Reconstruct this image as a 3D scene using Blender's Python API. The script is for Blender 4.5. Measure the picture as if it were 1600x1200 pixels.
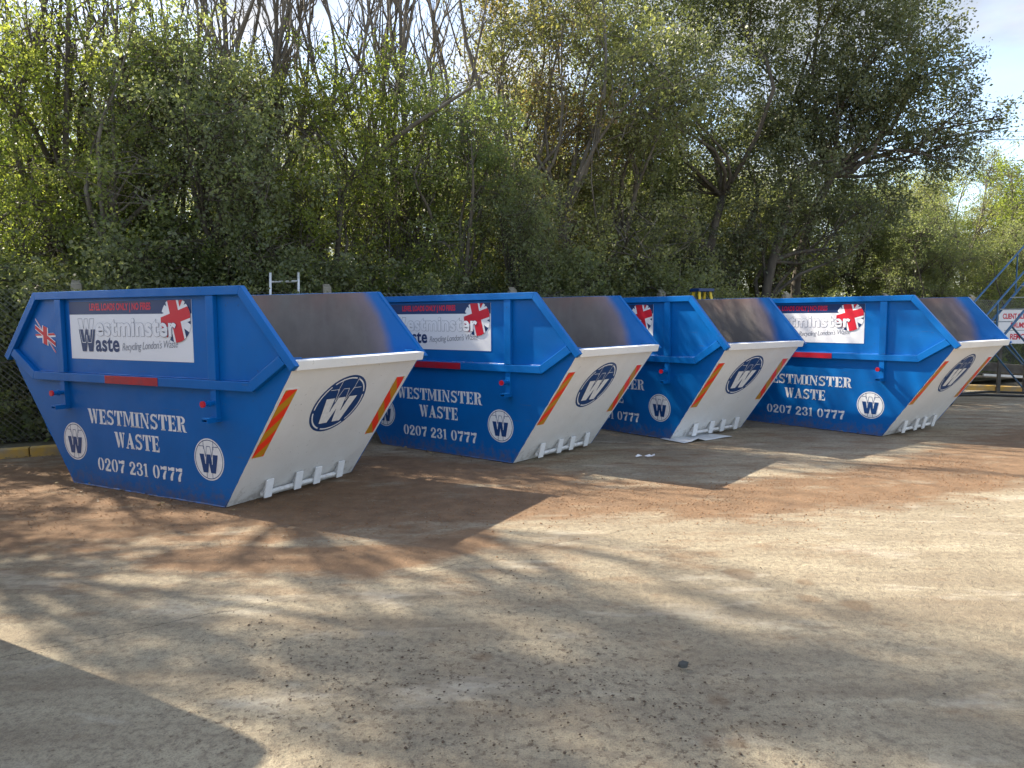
import bpy, bmesh, math, random
import numpy as np
from mathutils import Vector, Matrix, Quaternion
R = math.radians
for o in list(bpy.data.objects): bpy.data.objects.remove(o)
S = bpy.context.scene
COL = S.collection
random.seed(7)

# ------------------------------------------------------------------ camera
cd = bpy.data.cameras.new('camera'); cam = bpy.data.objects.new('camera', cd); COL.objects.link(cam)
cd.sensor_width = 36; cd.lens = 36*1145.5/1600; cd.clip_start = .05; cd.clip_end = 2000
cam.matrix_world = Matrix.Translation((0, 0, 1.582)) @ Matrix.Rotation(R(90)-.08958, 4, 'X') @ Matrix.Rotation(-.00465, 4, 'Z')
S.camera = cam
# ------------------------------------------------------------------ sky and sun
SUN = Vector((-.945, .53, 1.0)).normalized()
w = bpy.data.worlds.new('World'); S.world = w; w.use_nodes = True
nt = w.node_tree; nt.nodes.clear()
def N(nt, t, **k):
    n = nt.nodes.new(t)
    for a, b in k.items(): setattr(n, a, b)
    return n
out = N(nt, 'ShaderNodeOutputWorld'); bg = N(nt, 'ShaderNodeBackground')
sky = N(nt, 'ShaderNodeTexSky', sky_type='NISHITA', sun_disc=False)
sky.sun_elevation = math.asin(SUN.z); sky.sun_rotation = math.atan2(SUN.x, SUN.y)
sky.air_density = 1.0; sky.dust_density = 1.2
geo = N(nt, 'ShaderNodeTexCoord'); mp = N(nt, 'ShaderNodeMapping')
mp.inputs['Scale'].default_value = (1.3, 1.3, 3.2); mp.inputs['Location'].default_value = (2.35, .4, .15)
nz = N(nt, 'ShaderNodeTexNoise'); nz.inputs['Scale'].default_value = 1.9; nz.inputs['Detail'].default_value = 9; nz.inputs['Roughness'].default_value = .55
rp = N(nt, 'ShaderNodeValToRGB'); rp.color_ramp.elements[0].position = .40; rp.color_ramp.elements[1].position = .60
nz2 = N(nt, 'ShaderNodeTexNoise'); nz2.inputs['Scale'].default_value = 3.5; nz2.inputs['Detail'].default_value = 6
cc = N(nt, 'ShaderNodeValToRGB'); cc.color_ramp.elements[0].position = .35; cc.color_ramp.elements[1].position = .65
cc.color_ramp.elements[0].color = (.50, .55, .64, 1); cc.color_ramp.elements[1].color = (.95, .96, 1.0, 1)
cm = N(nt, 'ShaderNodeVectorMath', operation='SCALE'); cm.inputs['Scale'].default_value = 2.7
mx = N(nt, 'ShaderNodeMix', data_type='RGBA')
L = nt.links.new
L(geo.outputs['Generated'], mp.inputs[0]); L(mp.outputs[0], nz.inputs['Vector']); L(nz.outputs['Fac'], rp.inputs[0])
L(mp.outputs[0], nz2.inputs['Vector']); L(nz2.outputs['Fac'], cc.inputs[0]); L(cc.outputs[0], cm.inputs[0])
L(rp.outputs[0], mx.inputs['Factor']); L(sky.outputs[0], mx.inputs['A']); L(cm.outputs[0], mx.inputs['B'])
L(mx.outputs['Result'], bg.inputs[0]); L(bg.outputs[0], out.inputs[0])
bg.inputs['Strength'].default_value = .15
sl = bpy.data.lights.new('sun', 'SUN'); sl.energy = 4.3; sl.angle = R(.53); sl.color = (1, .90, .75)
so = bpy.data.objects.new('sun', sl); COL.objects.link(so); so.location = SUN*40
so.rotation_euler = (-SUN).to_track_quat('-Z', 'Y').to_euler()
S.view_settings.view_transform = 'Standard'; S.view_settings.look = 'None'
S.view_settings.exposure = 1.5; S.view_settings.gamma = 1
S.render.engine = 'CYCLES'; S.cycles.max_bounces = 8; S.cycles.transparent_max_bounces = 8

# ------------------------------------------------------------------ helpers
def setp(o, label=None, cat=None, group=None, kind=None):
    if label: o['label'] = label
    if cat: o['category'] = cat
    if group: o['group'] = group
    if kind: o['kind'] = kind
    return o
def empty(name, loc=(0, 0, 0), rz=0, **k):
    o = bpy.data.objects.new(name, None); COL.objects.link(o); o.location = loc; o.rotation_euler = (0, 0, rz)
    o.empty_display_size = .2
    return setp(o, **k)
def mesh_obj(name, me, parent=None, **k):
    o = bpy.data.objects.new(name, me); COL.objects.link(o)
    if parent: o.parent = parent
    return setp(o, **k)
class MB:
    """collects shapes, builds one mesh object"""
    def __init__(s): s.v = []; s.f = []; s.m = []
    def poly(s, pts, mi=0):
        b = len(s.v); s.v += [tuple(p) for p in pts]; s.f.append(list(range(b, b+len(pts)))); s.m.append(mi)
    def box(s, a, b, mi=0):
        (x0, y0, z0), (x1, y1, z1) = a, b; i = len(s.v)
        s.v += [(x0,y0,z0),(x1,y0,z0),(x1,y1,z0),(x0,y1,z0),(x0,y0,z1),(x1,y0,z1),(x1,y1,z1),(x0,y1,z1)]
        for f in ((3,2,1,0),(4,5,6,7),(0,1,5,4),(1,2,6,5),(2,3,7,6),(3,0,4,7)): s.f.append([i+k for k in f]); s.m.append(mi)
    def prism(s, pts, d, mi=0, m_end=None):
        """pts: planar outline; d: extrusion vector"""
        n = len(pts); i = len(s.v); d = Vector(d)
        s.v += [tuple(p) for p in pts] + [tuple(Vector(p)+d) for p in pts]
        s.f.append([i+k for k in range(n)]); s.m.append(mi)
        s.f.append([i+n+k for k in reversed(range(n))]); s.m.append(mi if m_end is None else m_end)
        for k in range(n):
            j = (k+1) % n; s.f.append([i+j, i+k, i+n+k, i+n+j]); s.m.append(mi)
    def tube(s, pts, rad, seg=6, mi=0, caps=True):
        pts = [Vector(p) for p in pts]; n = len(pts)
        if not hasattr(rad, '__len__'): rad = [rad]*n
        t0 = (pts[1]-pts[0]).normalized(); up = Vector((0,0,1)) if abs(t0.z) < .9 else Vector((1,0,0))
        nrm = t0.cross(up).normalized(); b0 = len(s.v)
        for k in range(n):
            t = (pts[min(k+1,n-1)]-pts[max(k-1,0)]).normalized()
            nrm = (nrm - t*nrm.dot(t)).normalized(); bn = t.cross(nrm)
            for q in range(seg):
                a = 2*math.pi*q/seg; s.v.append(tuple(pts[k]+(nrm*math.cos(a)+bn*math.sin(a))*rad[k]))
        for k in range(n-1):
            for q in range(seg):
                r = (q+1) % seg; s.f.append([b0+k*seg+q, b0+k*seg+r, b0+(k+1)*seg+r, b0+(k+1)*seg+q]); s.m.append(mi)
        if caps:
            s.f.append([b0+q for q in reversed(range(seg))]); s.m.append(mi)
            s.f.append([b0+(n-1)*seg+q for q in range(seg)]); s.m.append(mi)
    def mesh(s, name, mats, bevel=0, smooth=False):
        me = bpy.data.meshes.new(name); me.from_pydata(s.v, [], s.f)
        for m in (mats if isinstance(mats, (list, tuple)) else [mats]): me.materials.append(m)
        me.polygons.foreach_set('material_index', s.m)
        bm = bmesh.new(); bm.from_mesh(me); bmesh.ops.recalc_face_normals(bm, faces=bm.faces)
        if bevel:
            ed = [e for e in bm.edges if len(e.link_faces) == 2 and e.calc_face_angle(0) > .5]
            bmesh.ops.bevel(bm, geom=ed, offset=bevel, segments=2, affect='EDGES', profile=.6)
        bm.to_mesh(me); bm.free()
        if smooth: me.polygons.foreach_set('use_smooth', [True]*len(me.polygons))
        me.update(); return me
    def build(s, name, mats, parent=None, bevel=0, smooth=False, **k):
        return mesh_obj(name, s.mesh(name, mats, bevel, smooth), parent, **k)

# ------------------------------------------------------------------ materials
def mat(name, col, rough=.6, spec=.5, metal=0, var=0, vscale=4, bump=0, bscale=30, coat=0, col2=None, detail=6, coords='Object', stretch=None):
    m = bpy.data.materials.new(name); m.use_nodes = True; nt = m.node_tree; b = nt.nodes['Principled BSDF']
    b.inputs['Roughness'].default_value = rough; b.inputs['Metallic'].default_value = metal
    b.inputs['Specular IOR Level'].default_value = spec; b.inputs['Coat Weight'].default_value = coat
    b.inputs['Base Color'].default_value = (*col, 1)
    tc = N(nt, 'ShaderNodeTexCoord'); src = tc.outputs[coords]
    if stretch:
        mpn = N(nt, 'ShaderNodeMapping'); mpn.inputs['Scale'].default_value = stretch; nt.links.new(src, mpn.inputs[0]); src = mpn.outputs[0]
    if var or col2:
        n = N(nt, 'ShaderNodeTexNoise'); n.inputs['Scale'].default_value = vscale; n.inputs['Detail'].default_value = detail
        r = N(nt, 'ShaderNodeValToRGB'); r.color_ramp.elements[0].position = .33; r.color_ramp.elements[1].position = .67
        c2 = col2 if col2 else tuple(min(1, c*(1+var)) for c in col)
        c1 = col if col2 else tuple(c*(1-var) for c in col)
        r.color_ramp.elements[0].color = (*c1, 1); r.color_ramp.elements[1].color = (*c2, 1)
        nt.links.new(src, n.inputs['Vector']); nt.links.new(n.outputs['Fac'], r.inputs[0]); nt.links.new(r.outputs[0], b.inputs['Base Color'])
    if bump:
        n = N(nt, 'ShaderNodeTexNoise'); n.inputs['Scale'].default_value = bscale; n.inputs['Detail'].default_value = 5
        bp = N(nt, 'ShaderNodeBump'); bp.inputs['Strength'].default_value = bump; bp.inputs['Distance'].default_value = .01
        nt.links.new(src, n.inputs['Vector']); nt.links.new(n.outputs['Fac'], bp.inputs['Height']); nt.links.new(bp.outputs[0], b.inputs['Normal'])
    return m
BLUE = (.0005, .125, .42)
M = {}
def paint(name, col, grime, rough=.33, wav=.42, dirt=(.16, .11, .07)):
    """sprayed steel paint: slow waviness of the plate, faint grime and a few scuffs"""
    m = bpy.data.materials.new(name); m.use_nodes = True; nt = m.node_tree; b = nt.nodes['Principled BSDF']; L = nt.links.new
    tc0 = N(nt, 'ShaderNodeTexCoord'); oi = N(nt, 'ShaderNodeObjectInfo')
    class tc: pass
    va = N(nt, 'ShaderNodeVectorMath', operation='ADD'); L(tc0.outputs['Object'], va.inputs[0]); L(oi.outputs['Location'], va.inputs[1]); tc.outputs = {'Object': va.outputs[0]}
    n1 = N(nt, 'ShaderNodeTexNoise'); n1.inputs['Scale'].default_value = 2.2; n1.inputs['Detail'].default_value = 7; n1.inputs['Roughness'].default_value = .65
    r1 = N(nt, 'ShaderNodeValToRGB'); r1.color_ramp.elements[0].position = .42; r1.color_ramp.elements[1].position = .78
    mx = N(nt, 'ShaderNodeMix', data_type='RGBA'); mx.inputs['A'].default_value = (*col, 1); mx.inputs['B'].default_value = (*grime, 1)
    ms = N(nt, 'ShaderNodeMath', operation='MULTIPLY'); ms.inputs[1].default_value = .55
    L(tc.outputs['Object'], n1.inputs['Vector']); L(n1.outputs['Fac'], r1.inputs[0]); L(r1.outputs[0], ms.inputs[0]); L(ms.outputs[0], mx.inputs['Factor'])
    n2 = N(nt, 'ShaderNodeTexNoise'); n2.inputs['Scale'].default_value = 38; n2.inputs['Detail'].default_value = 3
    r2 = N(nt, 'ShaderNodeValToRGB'); r2.color_ramp.elements[0].position = .70; r2.color_ramp.elements[1].position = .76
    mx2 = N(nt, 'ShaderNodeMix', data_type='RGBA'); mx2.inputs['B'].default_value = (*[c*.55+.03 for c in grime], 1)
    L(tc.outputs['Object'], n2.inputs['Vector']); L(n2.outputs['Fac'], r2.inputs[0]); L(r2.outputs[0], mx2.inputs['Factor'])
    L(mx.outputs['Result'], mx2.inputs['A'])
    # soil splashed up from the yard, and a few scrapes
    sp = N(nt, 'ShaderNodeSeparateXYZ'); L(tc0.outputs['Object'], sp.inputs[0])
    zr = N(nt, 'ShaderNodeMapRange'); L(sp.outputs['Z'], zr.inputs['Value']); zr.inputs['From Min'].default_value = .28; zr.inputs['From Max'].default_value = 0; zr.inputs['To Max'].default_value = .34 if col[0] < .1 else .24
    n5 = N(nt, 'ShaderNodeTexNoise'); n5.inputs['Scale'].default_value = 14; n5.inputs['Detail'].default_value = 8; n5.inputs['Roughness'].default_value = .7; L(tc.outputs['Object'], n5.inputs['Vector'])
    a5 = N(nt, 'ShaderNodeMath', operation='ADD'); L(zr.outputs[0], a5.inputs[0]); L(n5.outputs['Fac'], a5.inputs[1])
    r5 = N(nt, 'ShaderNodeValToRGB'); r5.color_ramp.elements[0].position = .66; r5.color_ramp.elements[1].position = .92; r5.color_ramp.elements[1].color = (.6, .6, .6, 1); L(a5.outputs[0], r5.inputs[0])
    mx3 = N(nt, 'ShaderNodeMix', data_type='RGBA'); mx3.inputs['B'].default_value = (*dirt, 1); L(r5.outputs[0], mx3.inputs['Factor']); L(mx2.outputs['Result'], mx3.inputs['A'])
    mp6 = N(nt, 'ShaderNodeMapping'); mp6.inputs['Rotation'].default_value = (.3, .5, .2); mp6.inputs['Scale'].default_value = (1.2, 12, 14); L(tc.outputs['Object'], mp6.inputs[0])
    n6 = N(nt, 'ShaderNodeTexNoise'); n6.inputs['Scale'].default_value = 2.5; n6.inputs['Detail'].default_value = 5; L(mp6.outputs[0], n6.inputs['Vector'])
    r6 = N(nt, 'ShaderNodeValToRGB'); r6.color_ramp.elements[0].position = .69; r6.color_ramp.elements[1].position = .73; r6.color_ramp.elements[1].color = (.5, .5, .5, 1); L(n6.outputs['Fac'], r6.inputs[0])
    mx4 = N(nt, 'ShaderNodeMix', data_type='RGBA'); mx4.inputs['B'].default_value = (*[c*.5+.06 for c in grime], 1); L(r6.outputs[0], mx4.inputs['Factor']); L(mx3.outputs['Result'], mx4.inputs['A']); L(mx4.outputs['Result'], b.inputs['Base Color'])
    b.inputs['Specular IOR Level'].default_value = .30
    n3 = N(nt, 'ShaderNodeTexNoise'); n3.inputs['Scale'].default_value = 1.6; n3.inputs['Detail'].default_value = 2
    n4 = N(nt, 'ShaderNodeTexNoise'); n4.inputs['Scale'].default_value = 160; n4.inputs['Detail'].default_value = 2
    b1 = N(nt, 'ShaderNodeBump'); b1.inputs['Strength'].default_value = wav; b1.inputs['Distance'].default_value = .06
    b2 = N(nt, 'ShaderNodeBump'); b2.inputs['Strength'].default_value = .12; b2.inputs['Distance'].default_value = .002
    L(tc.outputs['Object'], n3.inputs['Vector']); L(n3.outputs['Fac'], b1.inputs['Height']); L(tc.outputs['Object'], n4.inputs['Vector']); L(n4.outputs['Fac'], b2.inputs['Height'])
    L(b1.outputs[0], b2.inputs['Normal']); L(b2.outputs[0], b.inputs['Normal'])
    rr = N(nt, 'ShaderNodeMapRange'); rr.inputs['To Min'].default_value = rough-.08; rr.inputs['To Max'].default_value = rough+.18
    L(n1.outputs['Fac'], rr.inputs['Value']); L(rr.outputs[0], b.inputs['Roughness'])
    return m
M['blue'] = paint('blue_paint', BLUE, (.001, .092, .31))
M['white'] = paint('white_paint', (.79, .785, .77), (.66, .64, .61), rough=.40)
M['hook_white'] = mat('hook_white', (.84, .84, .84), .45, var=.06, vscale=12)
M['print_white'] = mat('print_white', (.80, .80, .80), .55, var=.06, vscale=30)
M['print_blue'] = mat('print_blue', (.004, .050, .185), .4)
M['navy'] = mat('navy', (.008, .035, .13), .4)
M['red'] = mat('red', (.60, .012, .03), .4)
M['redtxt'] = mat('red_text', (.62, .012, .05), .4)
M['vinyl'] = mat('vinyl_white', (.82, .82, .84), .3)
M['grey_line'] = mat('grey_line', (.25, .26, .30), .5)
M['orange'] = mat('reflect_red', (.92, .045, .015), .3)
M['amber'] = mat('reflect_amber', (.55, .26, .015), .3)
M['tape_red'] = mat('tape_red', (.45, .008, .02), .35, col2=(.32, .02, .04), vscale=14)
M['alu'] = mat('aluminium', (.62, .64, .66), .38, metal=.6, var=.1, vscale=20)
M['yellow'] = mat('yellow_plastic', (.75, .52, .02), .45)
M['steelblue'] = mat('steps_blue', (.015, .09, .20), .5, var=.2, vscale=5)
M['concrete_post'] = mat('concrete_post', (.22, .20, .16), .9, var=.35, vscale=8, bump=.4)
M['wire'] = mat('fence_wire', (.20, .21, .19), .5, metal=.3)
M['kerb'] = mat('kerb_paint', (.62, .36, .035), .8, col2=(.34, .27, .17), vscale=5, bump=.5, bscale=40)
M['timber'] = mat('timber', (.30, .24, .17), .85, col2=(.16, .14, .11), vscale=6, bump=.3)
M['timber_dark'] = mat('timber_dark', (.07, .06, .05), .85, col2=(.13, .12, .10), vscale=6)
M['hose'] = mat('hose', (.02, .02, .02), .6)
M['stone'] = mat('stone', (.06, .06, .055), .85, bump=.5, var=.3)
M['sheet'] = mat('sheet_metal', (.62, .64, .66), .4, var=.12, vscale=9)
M['rubber'] = mat('rubber', (.02, .02, .02), .8)
M['van'] = mat('van_paint', (.7, .7, .7), .3)
M['glass'] = mat('dark_glass', (.01, .012, .014), .08)
M['bark'] = mat('bark', (.10, .085, .065), .95, col2=(.17, .155, .13), vscale=9, bump=.8, bscale=25, stretch=(1, 1, .25))
M['bark_dark'] = mat('bark_dark', (.06, .05, .04), .95, col2=(.12, .105, .085), vscale=9, bump=.8, bscale=25, stretch=(1, 1, .25))

def leafmat(name, c1, c2, c3, trans=.45):
    trans += .07
    m = bpy.data.materials.new(name); m.use_nodes = True; nt = m.node_tree; b = nt.nodes['Principled BSDF']; L = nt.links.new
    at = N(nt, 'ShaderNodeAttribute', attribute_name='tone')
    r = N(nt, 'ShaderNodeValToRGB'); e = r.color_ramp.elements
    e[0].position = 0; e[0].color = (*c1, 1); e[1].position = 1; e[1].color = (*c3, 1)
    k = e.new(.5); k.color = (*c2, 1)
    L(at.outputs['Fac'], r.inputs[0]); L(r.outputs[0], b.inputs['Base Color'])
    b.inputs['Roughness'].default_value = .45; b.inputs['Specular IOR Level'].default_value = .5
    tr = N(nt, 'ShaderNodeBsdfTranslucent'); hs = N(nt, 'ShaderNodeMix', data_type='RGBA', blend_type='MULTIPLY')
    hs.inputs['Factor'].default_value = 1; hs.inputs['B'].default_value = (2.7, 2.8, 1.4, 1)
    L(r.outputs[0], hs.inputs['A']); L(hs.outputs['Result'], tr.inputs[0])
    ms = N(nt, 'ShaderNodeMixShader'); ms.inputs[0].default_value = trans
    L(b.outputs[0], ms.inputs[1]); L(tr.outputs[0], ms.inputs[2]); L(ms.outputs[0], nt.nodes['Material Output'].inputs[0])
    return m
M['leaf_mid'] = leafmat('leaf_mid', (0.078, 0.106, 0.046), (0.126, 0.154, 0.062), (0.210, 0.222, 0.102))
M['leaf_yellow'] = leafmat('leaf_yellow', (.085, .115, .030), (.135, .160, .042), (.20, .21, .065), .5)
M['leaf_dark'] = leafmat('leaf_dark', (0.084, 0.106, 0.058), (0.126, 0.146, 0.082), (0.204, 0.210, 0.120), .4)
M['leaf_olive'] = leafmat('leaf_olive', (0.096, 0.108, 0.055), (0.150, 0.158, 0.082), (0.228, 0.228, 0.132), .42)
M['leaf_haw'] = leafmat('leaf_haw', (0.060, 0.074, 0.041), (0.094, 0.110, 0.060), (0.168, 0.178, 0.108), .22)
M['leaf_rust'] = leafmat('leaf_rust', (.09, .10, .045), (.14, .13, .065), (.20, .13, .075), .35)

# ------------------------------------------------------------------ value noise for python side
def vnoise(x, y, sc, seed=0):
    g = np.random.default_rng(seed).random((64, 64)); x = x*sc; y = y*sc
    xi = np.floor(x).astype(int); yi = np.floor(y).astype(int); fx = x-xi; fy = y-yi
    fx = fx*fx*(3-2*fx); fy = fy*fy*(3-2*fy)
    a = g[xi % 64, yi % 64]; b = g[(xi+1) % 64, yi % 64]; c = g[xi % 64, (yi+1) % 64]; d = g[(xi+1) % 64, (yi+1) % 64]
    return (a*(1-fx)+b*fx)*(1-fy)+(c*(1-fx)+d*fx)*fy

# ------------------------------------------------------------------ ground
def axis(lo, hi, step, far):
    a = list(np.arange(lo, hi, step)); s = step; p = lo; left = []
    while p > -far: s *= 1.35; p -= s; left.append(p)
    s = step; p = a[-1]; right = []
    while p < far: s *= 1.35; p += s; right.append(p)
    return np.array(left[::-1]+a+right)
gx = axis(-6, 10, .07, 500); gy = axis(1.5, 15, .07, 500)
X, Y = np.meshgrid(gx, gy)
Z = (vnoise(X, Y, .6, 1)-.5)*.010 + (vnoise(X, Y, 2.3, 2)-.5)*.005
def seg_dist(X, Y, pts):
    d = np.full(X.shape, 1e9); wd = np.zeros(X.shape)
    for (x0, y0, w0), (x1, y1, w1) in zip(pts, pts[1:]):
        dx, dy = x1-x0, y1-y0; t = np.clip(((X-x0)*dx+(Y-y0)*dy)/(dx*dx+dy*dy), 0, 1)
        q = np.hypot(X-x0-t*dx, Y-y0-t*dy)/(w0+(w1-w0)*t); d = np.minimum(d, q)
    return d
band = seg_dist(X, Y, [(-9, 5.0, 2.4), (-4.2, 6.6, 2.0), (-2.6, 6.4, 1.45), (-1.0, 6.15, .85), (.5, 6.45, .62), (1.9, 6.25, .58), (3.4, 6.75, .62), (5.5, 8.0, .8), (9, 10.5, 1.2)])
band = np.minimum(band, seg_dist(X, Y, [(-1.6, 7.7, .8), (-.3, 7.4, .6), (.3, 7.1, .4)]))
band = np.minimum(band, 1.1*seg_dist(X, Y, [(-2.2, 4.75, .28), (-.9, 4.75, .35), (-.3, 5.2, .25)]))
sand = np.clip(1.55-band, 0, 1)
sand = np.maximum(sand, .36*np.clip(1.5-seg_dist(X, Y, [(-2, 9, 1.6), (2, 8.2, 1.4), (5, 9.5, 1.8), (9, 12.5, 2.5)]), 0, 1))
sand = np.maximum(sand, .30*np.clip(1.4-seg_dist(X, Y, [(-2.5, 4.6, .7), (0, 4.6, .6), (2, 5.1, .5)]), 0, 1))
dens = seg_dist(X, Y, [(-.9, 3.0, .9), (.5, 3.0, 1.0), (.9, 2.4, .6)])
Z += np.where(band < 1, (1-band)*.006, 0)*vnoise(X, Y, 5, 9)*1.6
Z -= .006
Z[(np.abs(X) > 30) | (np.abs(Y) > 40)] = -.02
nx, ny = len(gx), len(gy)
V = np.stack([X, Y, Z], -1).reshape(-1, 3)
idx = np.arange(nx*ny).reshape(ny, nx)
F = np.stack([idx[:-1, :-1], idx[:-1, 1:], idx[1:, 1:], idx[1:, :-1]], -1).reshape(-1, 4)
def np_mesh(name, V, F, mats, attr=None):
    me = bpy.data.meshes.new(name); n = len(F); k = F.shape[1]
    me.vertices.add(len(V)); me.vertices.foreach_set('co', V.astype(np.float32).ravel())
    me.loops.add(n*k); me.loops.foreach_set('vertex_index', F.astype(np.int32).ravel())
    me.polygons.add(n); me.polygons.foreach_set('loop_start', np.arange(0, n*k, k, dtype=np.int32))
    for m in mats: me.materials.append(m)
    if attr:
        for nm, dom, val in attr:
            a = me.attributes.new(nm, 'FLOAT', dom); a.data.foreach_set('value', val.astype(np.float32).ravel())
    me.update(calc_edges=True); return me

gm = bpy.data.materials.new('yard_concrete'); gm.use_nodes = True; nt = gm.node_tree; b = nt.nodes['Principled BSDF']; L = nt.links.new
tc = N(nt, 'ShaderNodeTexCoord'); P = tc.outputs['Object']
def mapping(sc, rot=0, loc=(0, 0, 0)):
    m = N(nt, 'ShaderNodeMapping'); m.inputs['Scale'].default_value = sc; m.inputs['Rotation'].default_value = (0, 0, rot); m.inputs['Location'].default_value = loc
    L(P, m.inputs[0]); return m.outputs[0]
def noise(vec, sc, det=6, ro=.5):
    n = N(nt, 'ShaderNodeTexNoise'); n.inputs['Scale'].default_value = sc; n.inputs['Detail'].default_value = det; n.inputs['Roughness'].default_value = ro; L(vec, n.inputs['Vector']); return n.outputs['Fac']
def ramp(v, p0, p1, c0=(0, 0, 0), c1=(1, 1, 1)):
    r = N(nt, 'ShaderNodeValToRGB'); r.color_ramp.elements[0].position = p0; r.color_ramp.elements[1].position = p1
    r.color_ramp.elements[0].color = (*c0, 1); r.color_ramp.elements[1].color = (*c1, 1); L(v, r.inputs[0]); return r.outputs[0]
def mixc(f, a, b_):
    m = N(nt, 'ShaderNodeMix', data_type='RGBA')
    if isinstance(f, (int, float)): m.inputs['Factor'].default_value = f
    else: L(f, m.inputs['Factor'])
    for s, v in (('A', a), ('B', b_)):
        if isinstance(v, tuple): m.inputs[s].default_value = (*v, 1)
        else: L(v, m.inputs[s])
    return m.outputs['Result']
def math_(op, a, b_=0, c=None):
    m = N(nt, 'ShaderNodeMath', operation=op)
    for i, v in enumerate((a, b_, c)):
        if v is None: continue
        if isinstance(v, (int, float)): m.inputs[i].default_value = v
        else: L(v, m.inputs[i])
    return m.outputs[0]
base = ramp(noise(P, .9, 9, .62), .33, .68, (.32, .27, .185), (.48, .415, .29))
streak = noise(mapping((.35, 2.6, 1), -.42), 1.4, 8, .6)
base = mixc(math_('MULTIPLY', ramp(streak, .42, .68), .75), base, (.235, .185, .125))
fine = noise(P, 26, 6, .7)
base = mixc(math_('MULTIPLY', ramp(fine, .46, .64), .72), base, (.20, .16, .115))
grit = noise(P, 130, 3, .7)
base = mixc(math_('MULTIPLY', ramp(grit, .48, .64), .55), base, (.15, .125, .10))
pale = noise(mapping((.6, 1.6, 1), -.3, (3, 1, 0)), 1.7, 7, .65)
base = mixc(math_('MULTIPLY', ramp(pale, .56, .70), .55), base, (.60, .54, .43))
midn = noise(mapping((.8, 1.9, 1), -.35), 6.5, 8, .72)
base = mixc(math_('MULTIPLY', ramp(midn, .54, .68), .38), base, (.20, .155, .105))
# faint arcs left by wheels
wv = N(nt, 'ShaderNodeTexWave', wave_type='RINGS', rings_direction='Z'); wv.inputs['Scale'].default_value = 2.6; wv.inputs['Distortion'].default_value = 1.6; wv.inputs['Detail'].default_value = 3; wv.inputs['Detail Scale'].default_value = 1.5
L(mapping((1, 1, 1), 0, (-4.0, -14.0, 0)), wv.inputs['Vector'])
arcm = math_('MULTIPLY', ramp(wv.outputs['Fac'], .70, .95), ramp(noise(P, .55, 3), .48, .62))
base = mixc(math_('MULTIPLY', arcm, .38), base, (.24, .20, .15))
# loose red-brown sand spread over the concrete
at = N(nt, 'ShaderNodeAttribute', attribute_name='sand')
sn = noise(mapping((.7, 1.5, 1), -.3), 2.6, 10, .68)
smask = ramp(math_('ADD', at.outputs['Fac'], math_('MULTIPLY', math_('SUBTRACT', sn, .5), 2.6)), .22, .85)
sandc = ramp(noise(P, 5, 8, .65), .3, .7, (.140, .082, .046), (.27, .162, .090))
sandc = mixc(math_('MULTIPLY', ramp(grit, .5, .7), .4), sandc, (.12, .065, .035))
base = mixc(math_('MULTIPLY', smask, .88), base, sandc)
# dirt scatter
at2 = N(nt, 'ShaderNodeAttribute', attribute_name='soil')
dn = noise(P, 24, 8, .75)
dm = ramp(math_('ADD', math_('MULTIPLY', at2.outputs['Fac'], .10), dn), .655, .70)
base = mixc(math_('MULTIPLY', dm, .7), base, (.10, .07, .05))
# joint / crack across the slab, with wobble
def line_mask(p0, p1, wid, wob):
    (x0, y0), (x1, y1) = p0, p1; l = math.hypot(x1-x0, y1-y0); n_ = (-(y1-y0)/l, (x1-x0)/l); t_ = ((x1-x0)/l, (y1-y0)/l)
    dp = N(nt, 'ShaderNodeVectorMath', operation='DOT_PRODUCT'); dp.inputs[1].default_value = (*n_, 0); L(P, dp.inputs[0])
    tp = N(nt, 'ShaderNodeVectorMath', operation='DOT_PRODUCT'); tp.inputs[1].default_value = (*t_, 0); L(P, tp.inputs[0])
    d = math_('SUBTRACT', dp.outputs['Value'], n_[0]*x0+n_[1]*y0)
    d = math_('ADD', d, math_('MULTIPLY', math_('SUBTRACT', noise(P, 3.5, 6, .7), .5), wob))
    d = math_('ABSOLUTE', d)
    tt = math_('SUBTRACT', tp.outputs['Value'], t_[0]*x0+t_[1]*y0)
    ins = math_('MULTIPLY', math_('GREATER_THAN', tt, 0), math_('LESS_THAN', tt, l))
    return math_('MULTIPLY', math_('LESS_THAN', d, wid), ins)
crack = line_mask((-5, 1.75), (.9, 5.40), .004, .16)
crack = math_('MULTIPLY', crack, ramp(noise(P, 3, 4), .42, .52))
base = mixc(math_('MULTIPLY', crack, .55), base, (.07, .055, .04))
# damp spots
for (sx, sy, r0) in ((1.41, 4.43, .10), (1.75, 4.28, .055), (1.68, 4.03, .06), (1.90, 3.93, .08), (3.0, 3.85, .10), (.86, 2.93, .05), (.74, 2.63, .045), (.83, 2.62, .04), (-.15, 3.33, .05)):
    vd = N(nt, 'ShaderNodeVectorMath', operation='DISTANCE'); vd.inputs[1].default_value = (sx, sy, 0); L(P, vd.inputs[0])
    sp = ramp(math_('ADD', vd.outputs['Value'], math_('MULTIPLY', noise(P, 8, 4), .07)), r0+.015, r0+.05, (1, 1, 1), (0, 0, 0))
    base = mixc(math_('MULTIPLY', sp, .55), base, (.19, .125, .075))
L(base, b.inputs['Base Color']); b.inputs['Roughness'].default_value = .92; b.inputs['Specular IOR Level'].default_value = .25
h = math_('ADD', math_('MULTIPLY', fine, .5), math_('MULTIPLY', grit, .35)); h = math_('ADD', h, math_('MULTIPLY', dn, .5)); h = math_('SUBTRACT', h, math_('MULTIPLY', crack, .8))
h = math_('ADD', h, math_('MULTIPLY', noise(P, 3.5, 8, .6), 1.1))
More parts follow.
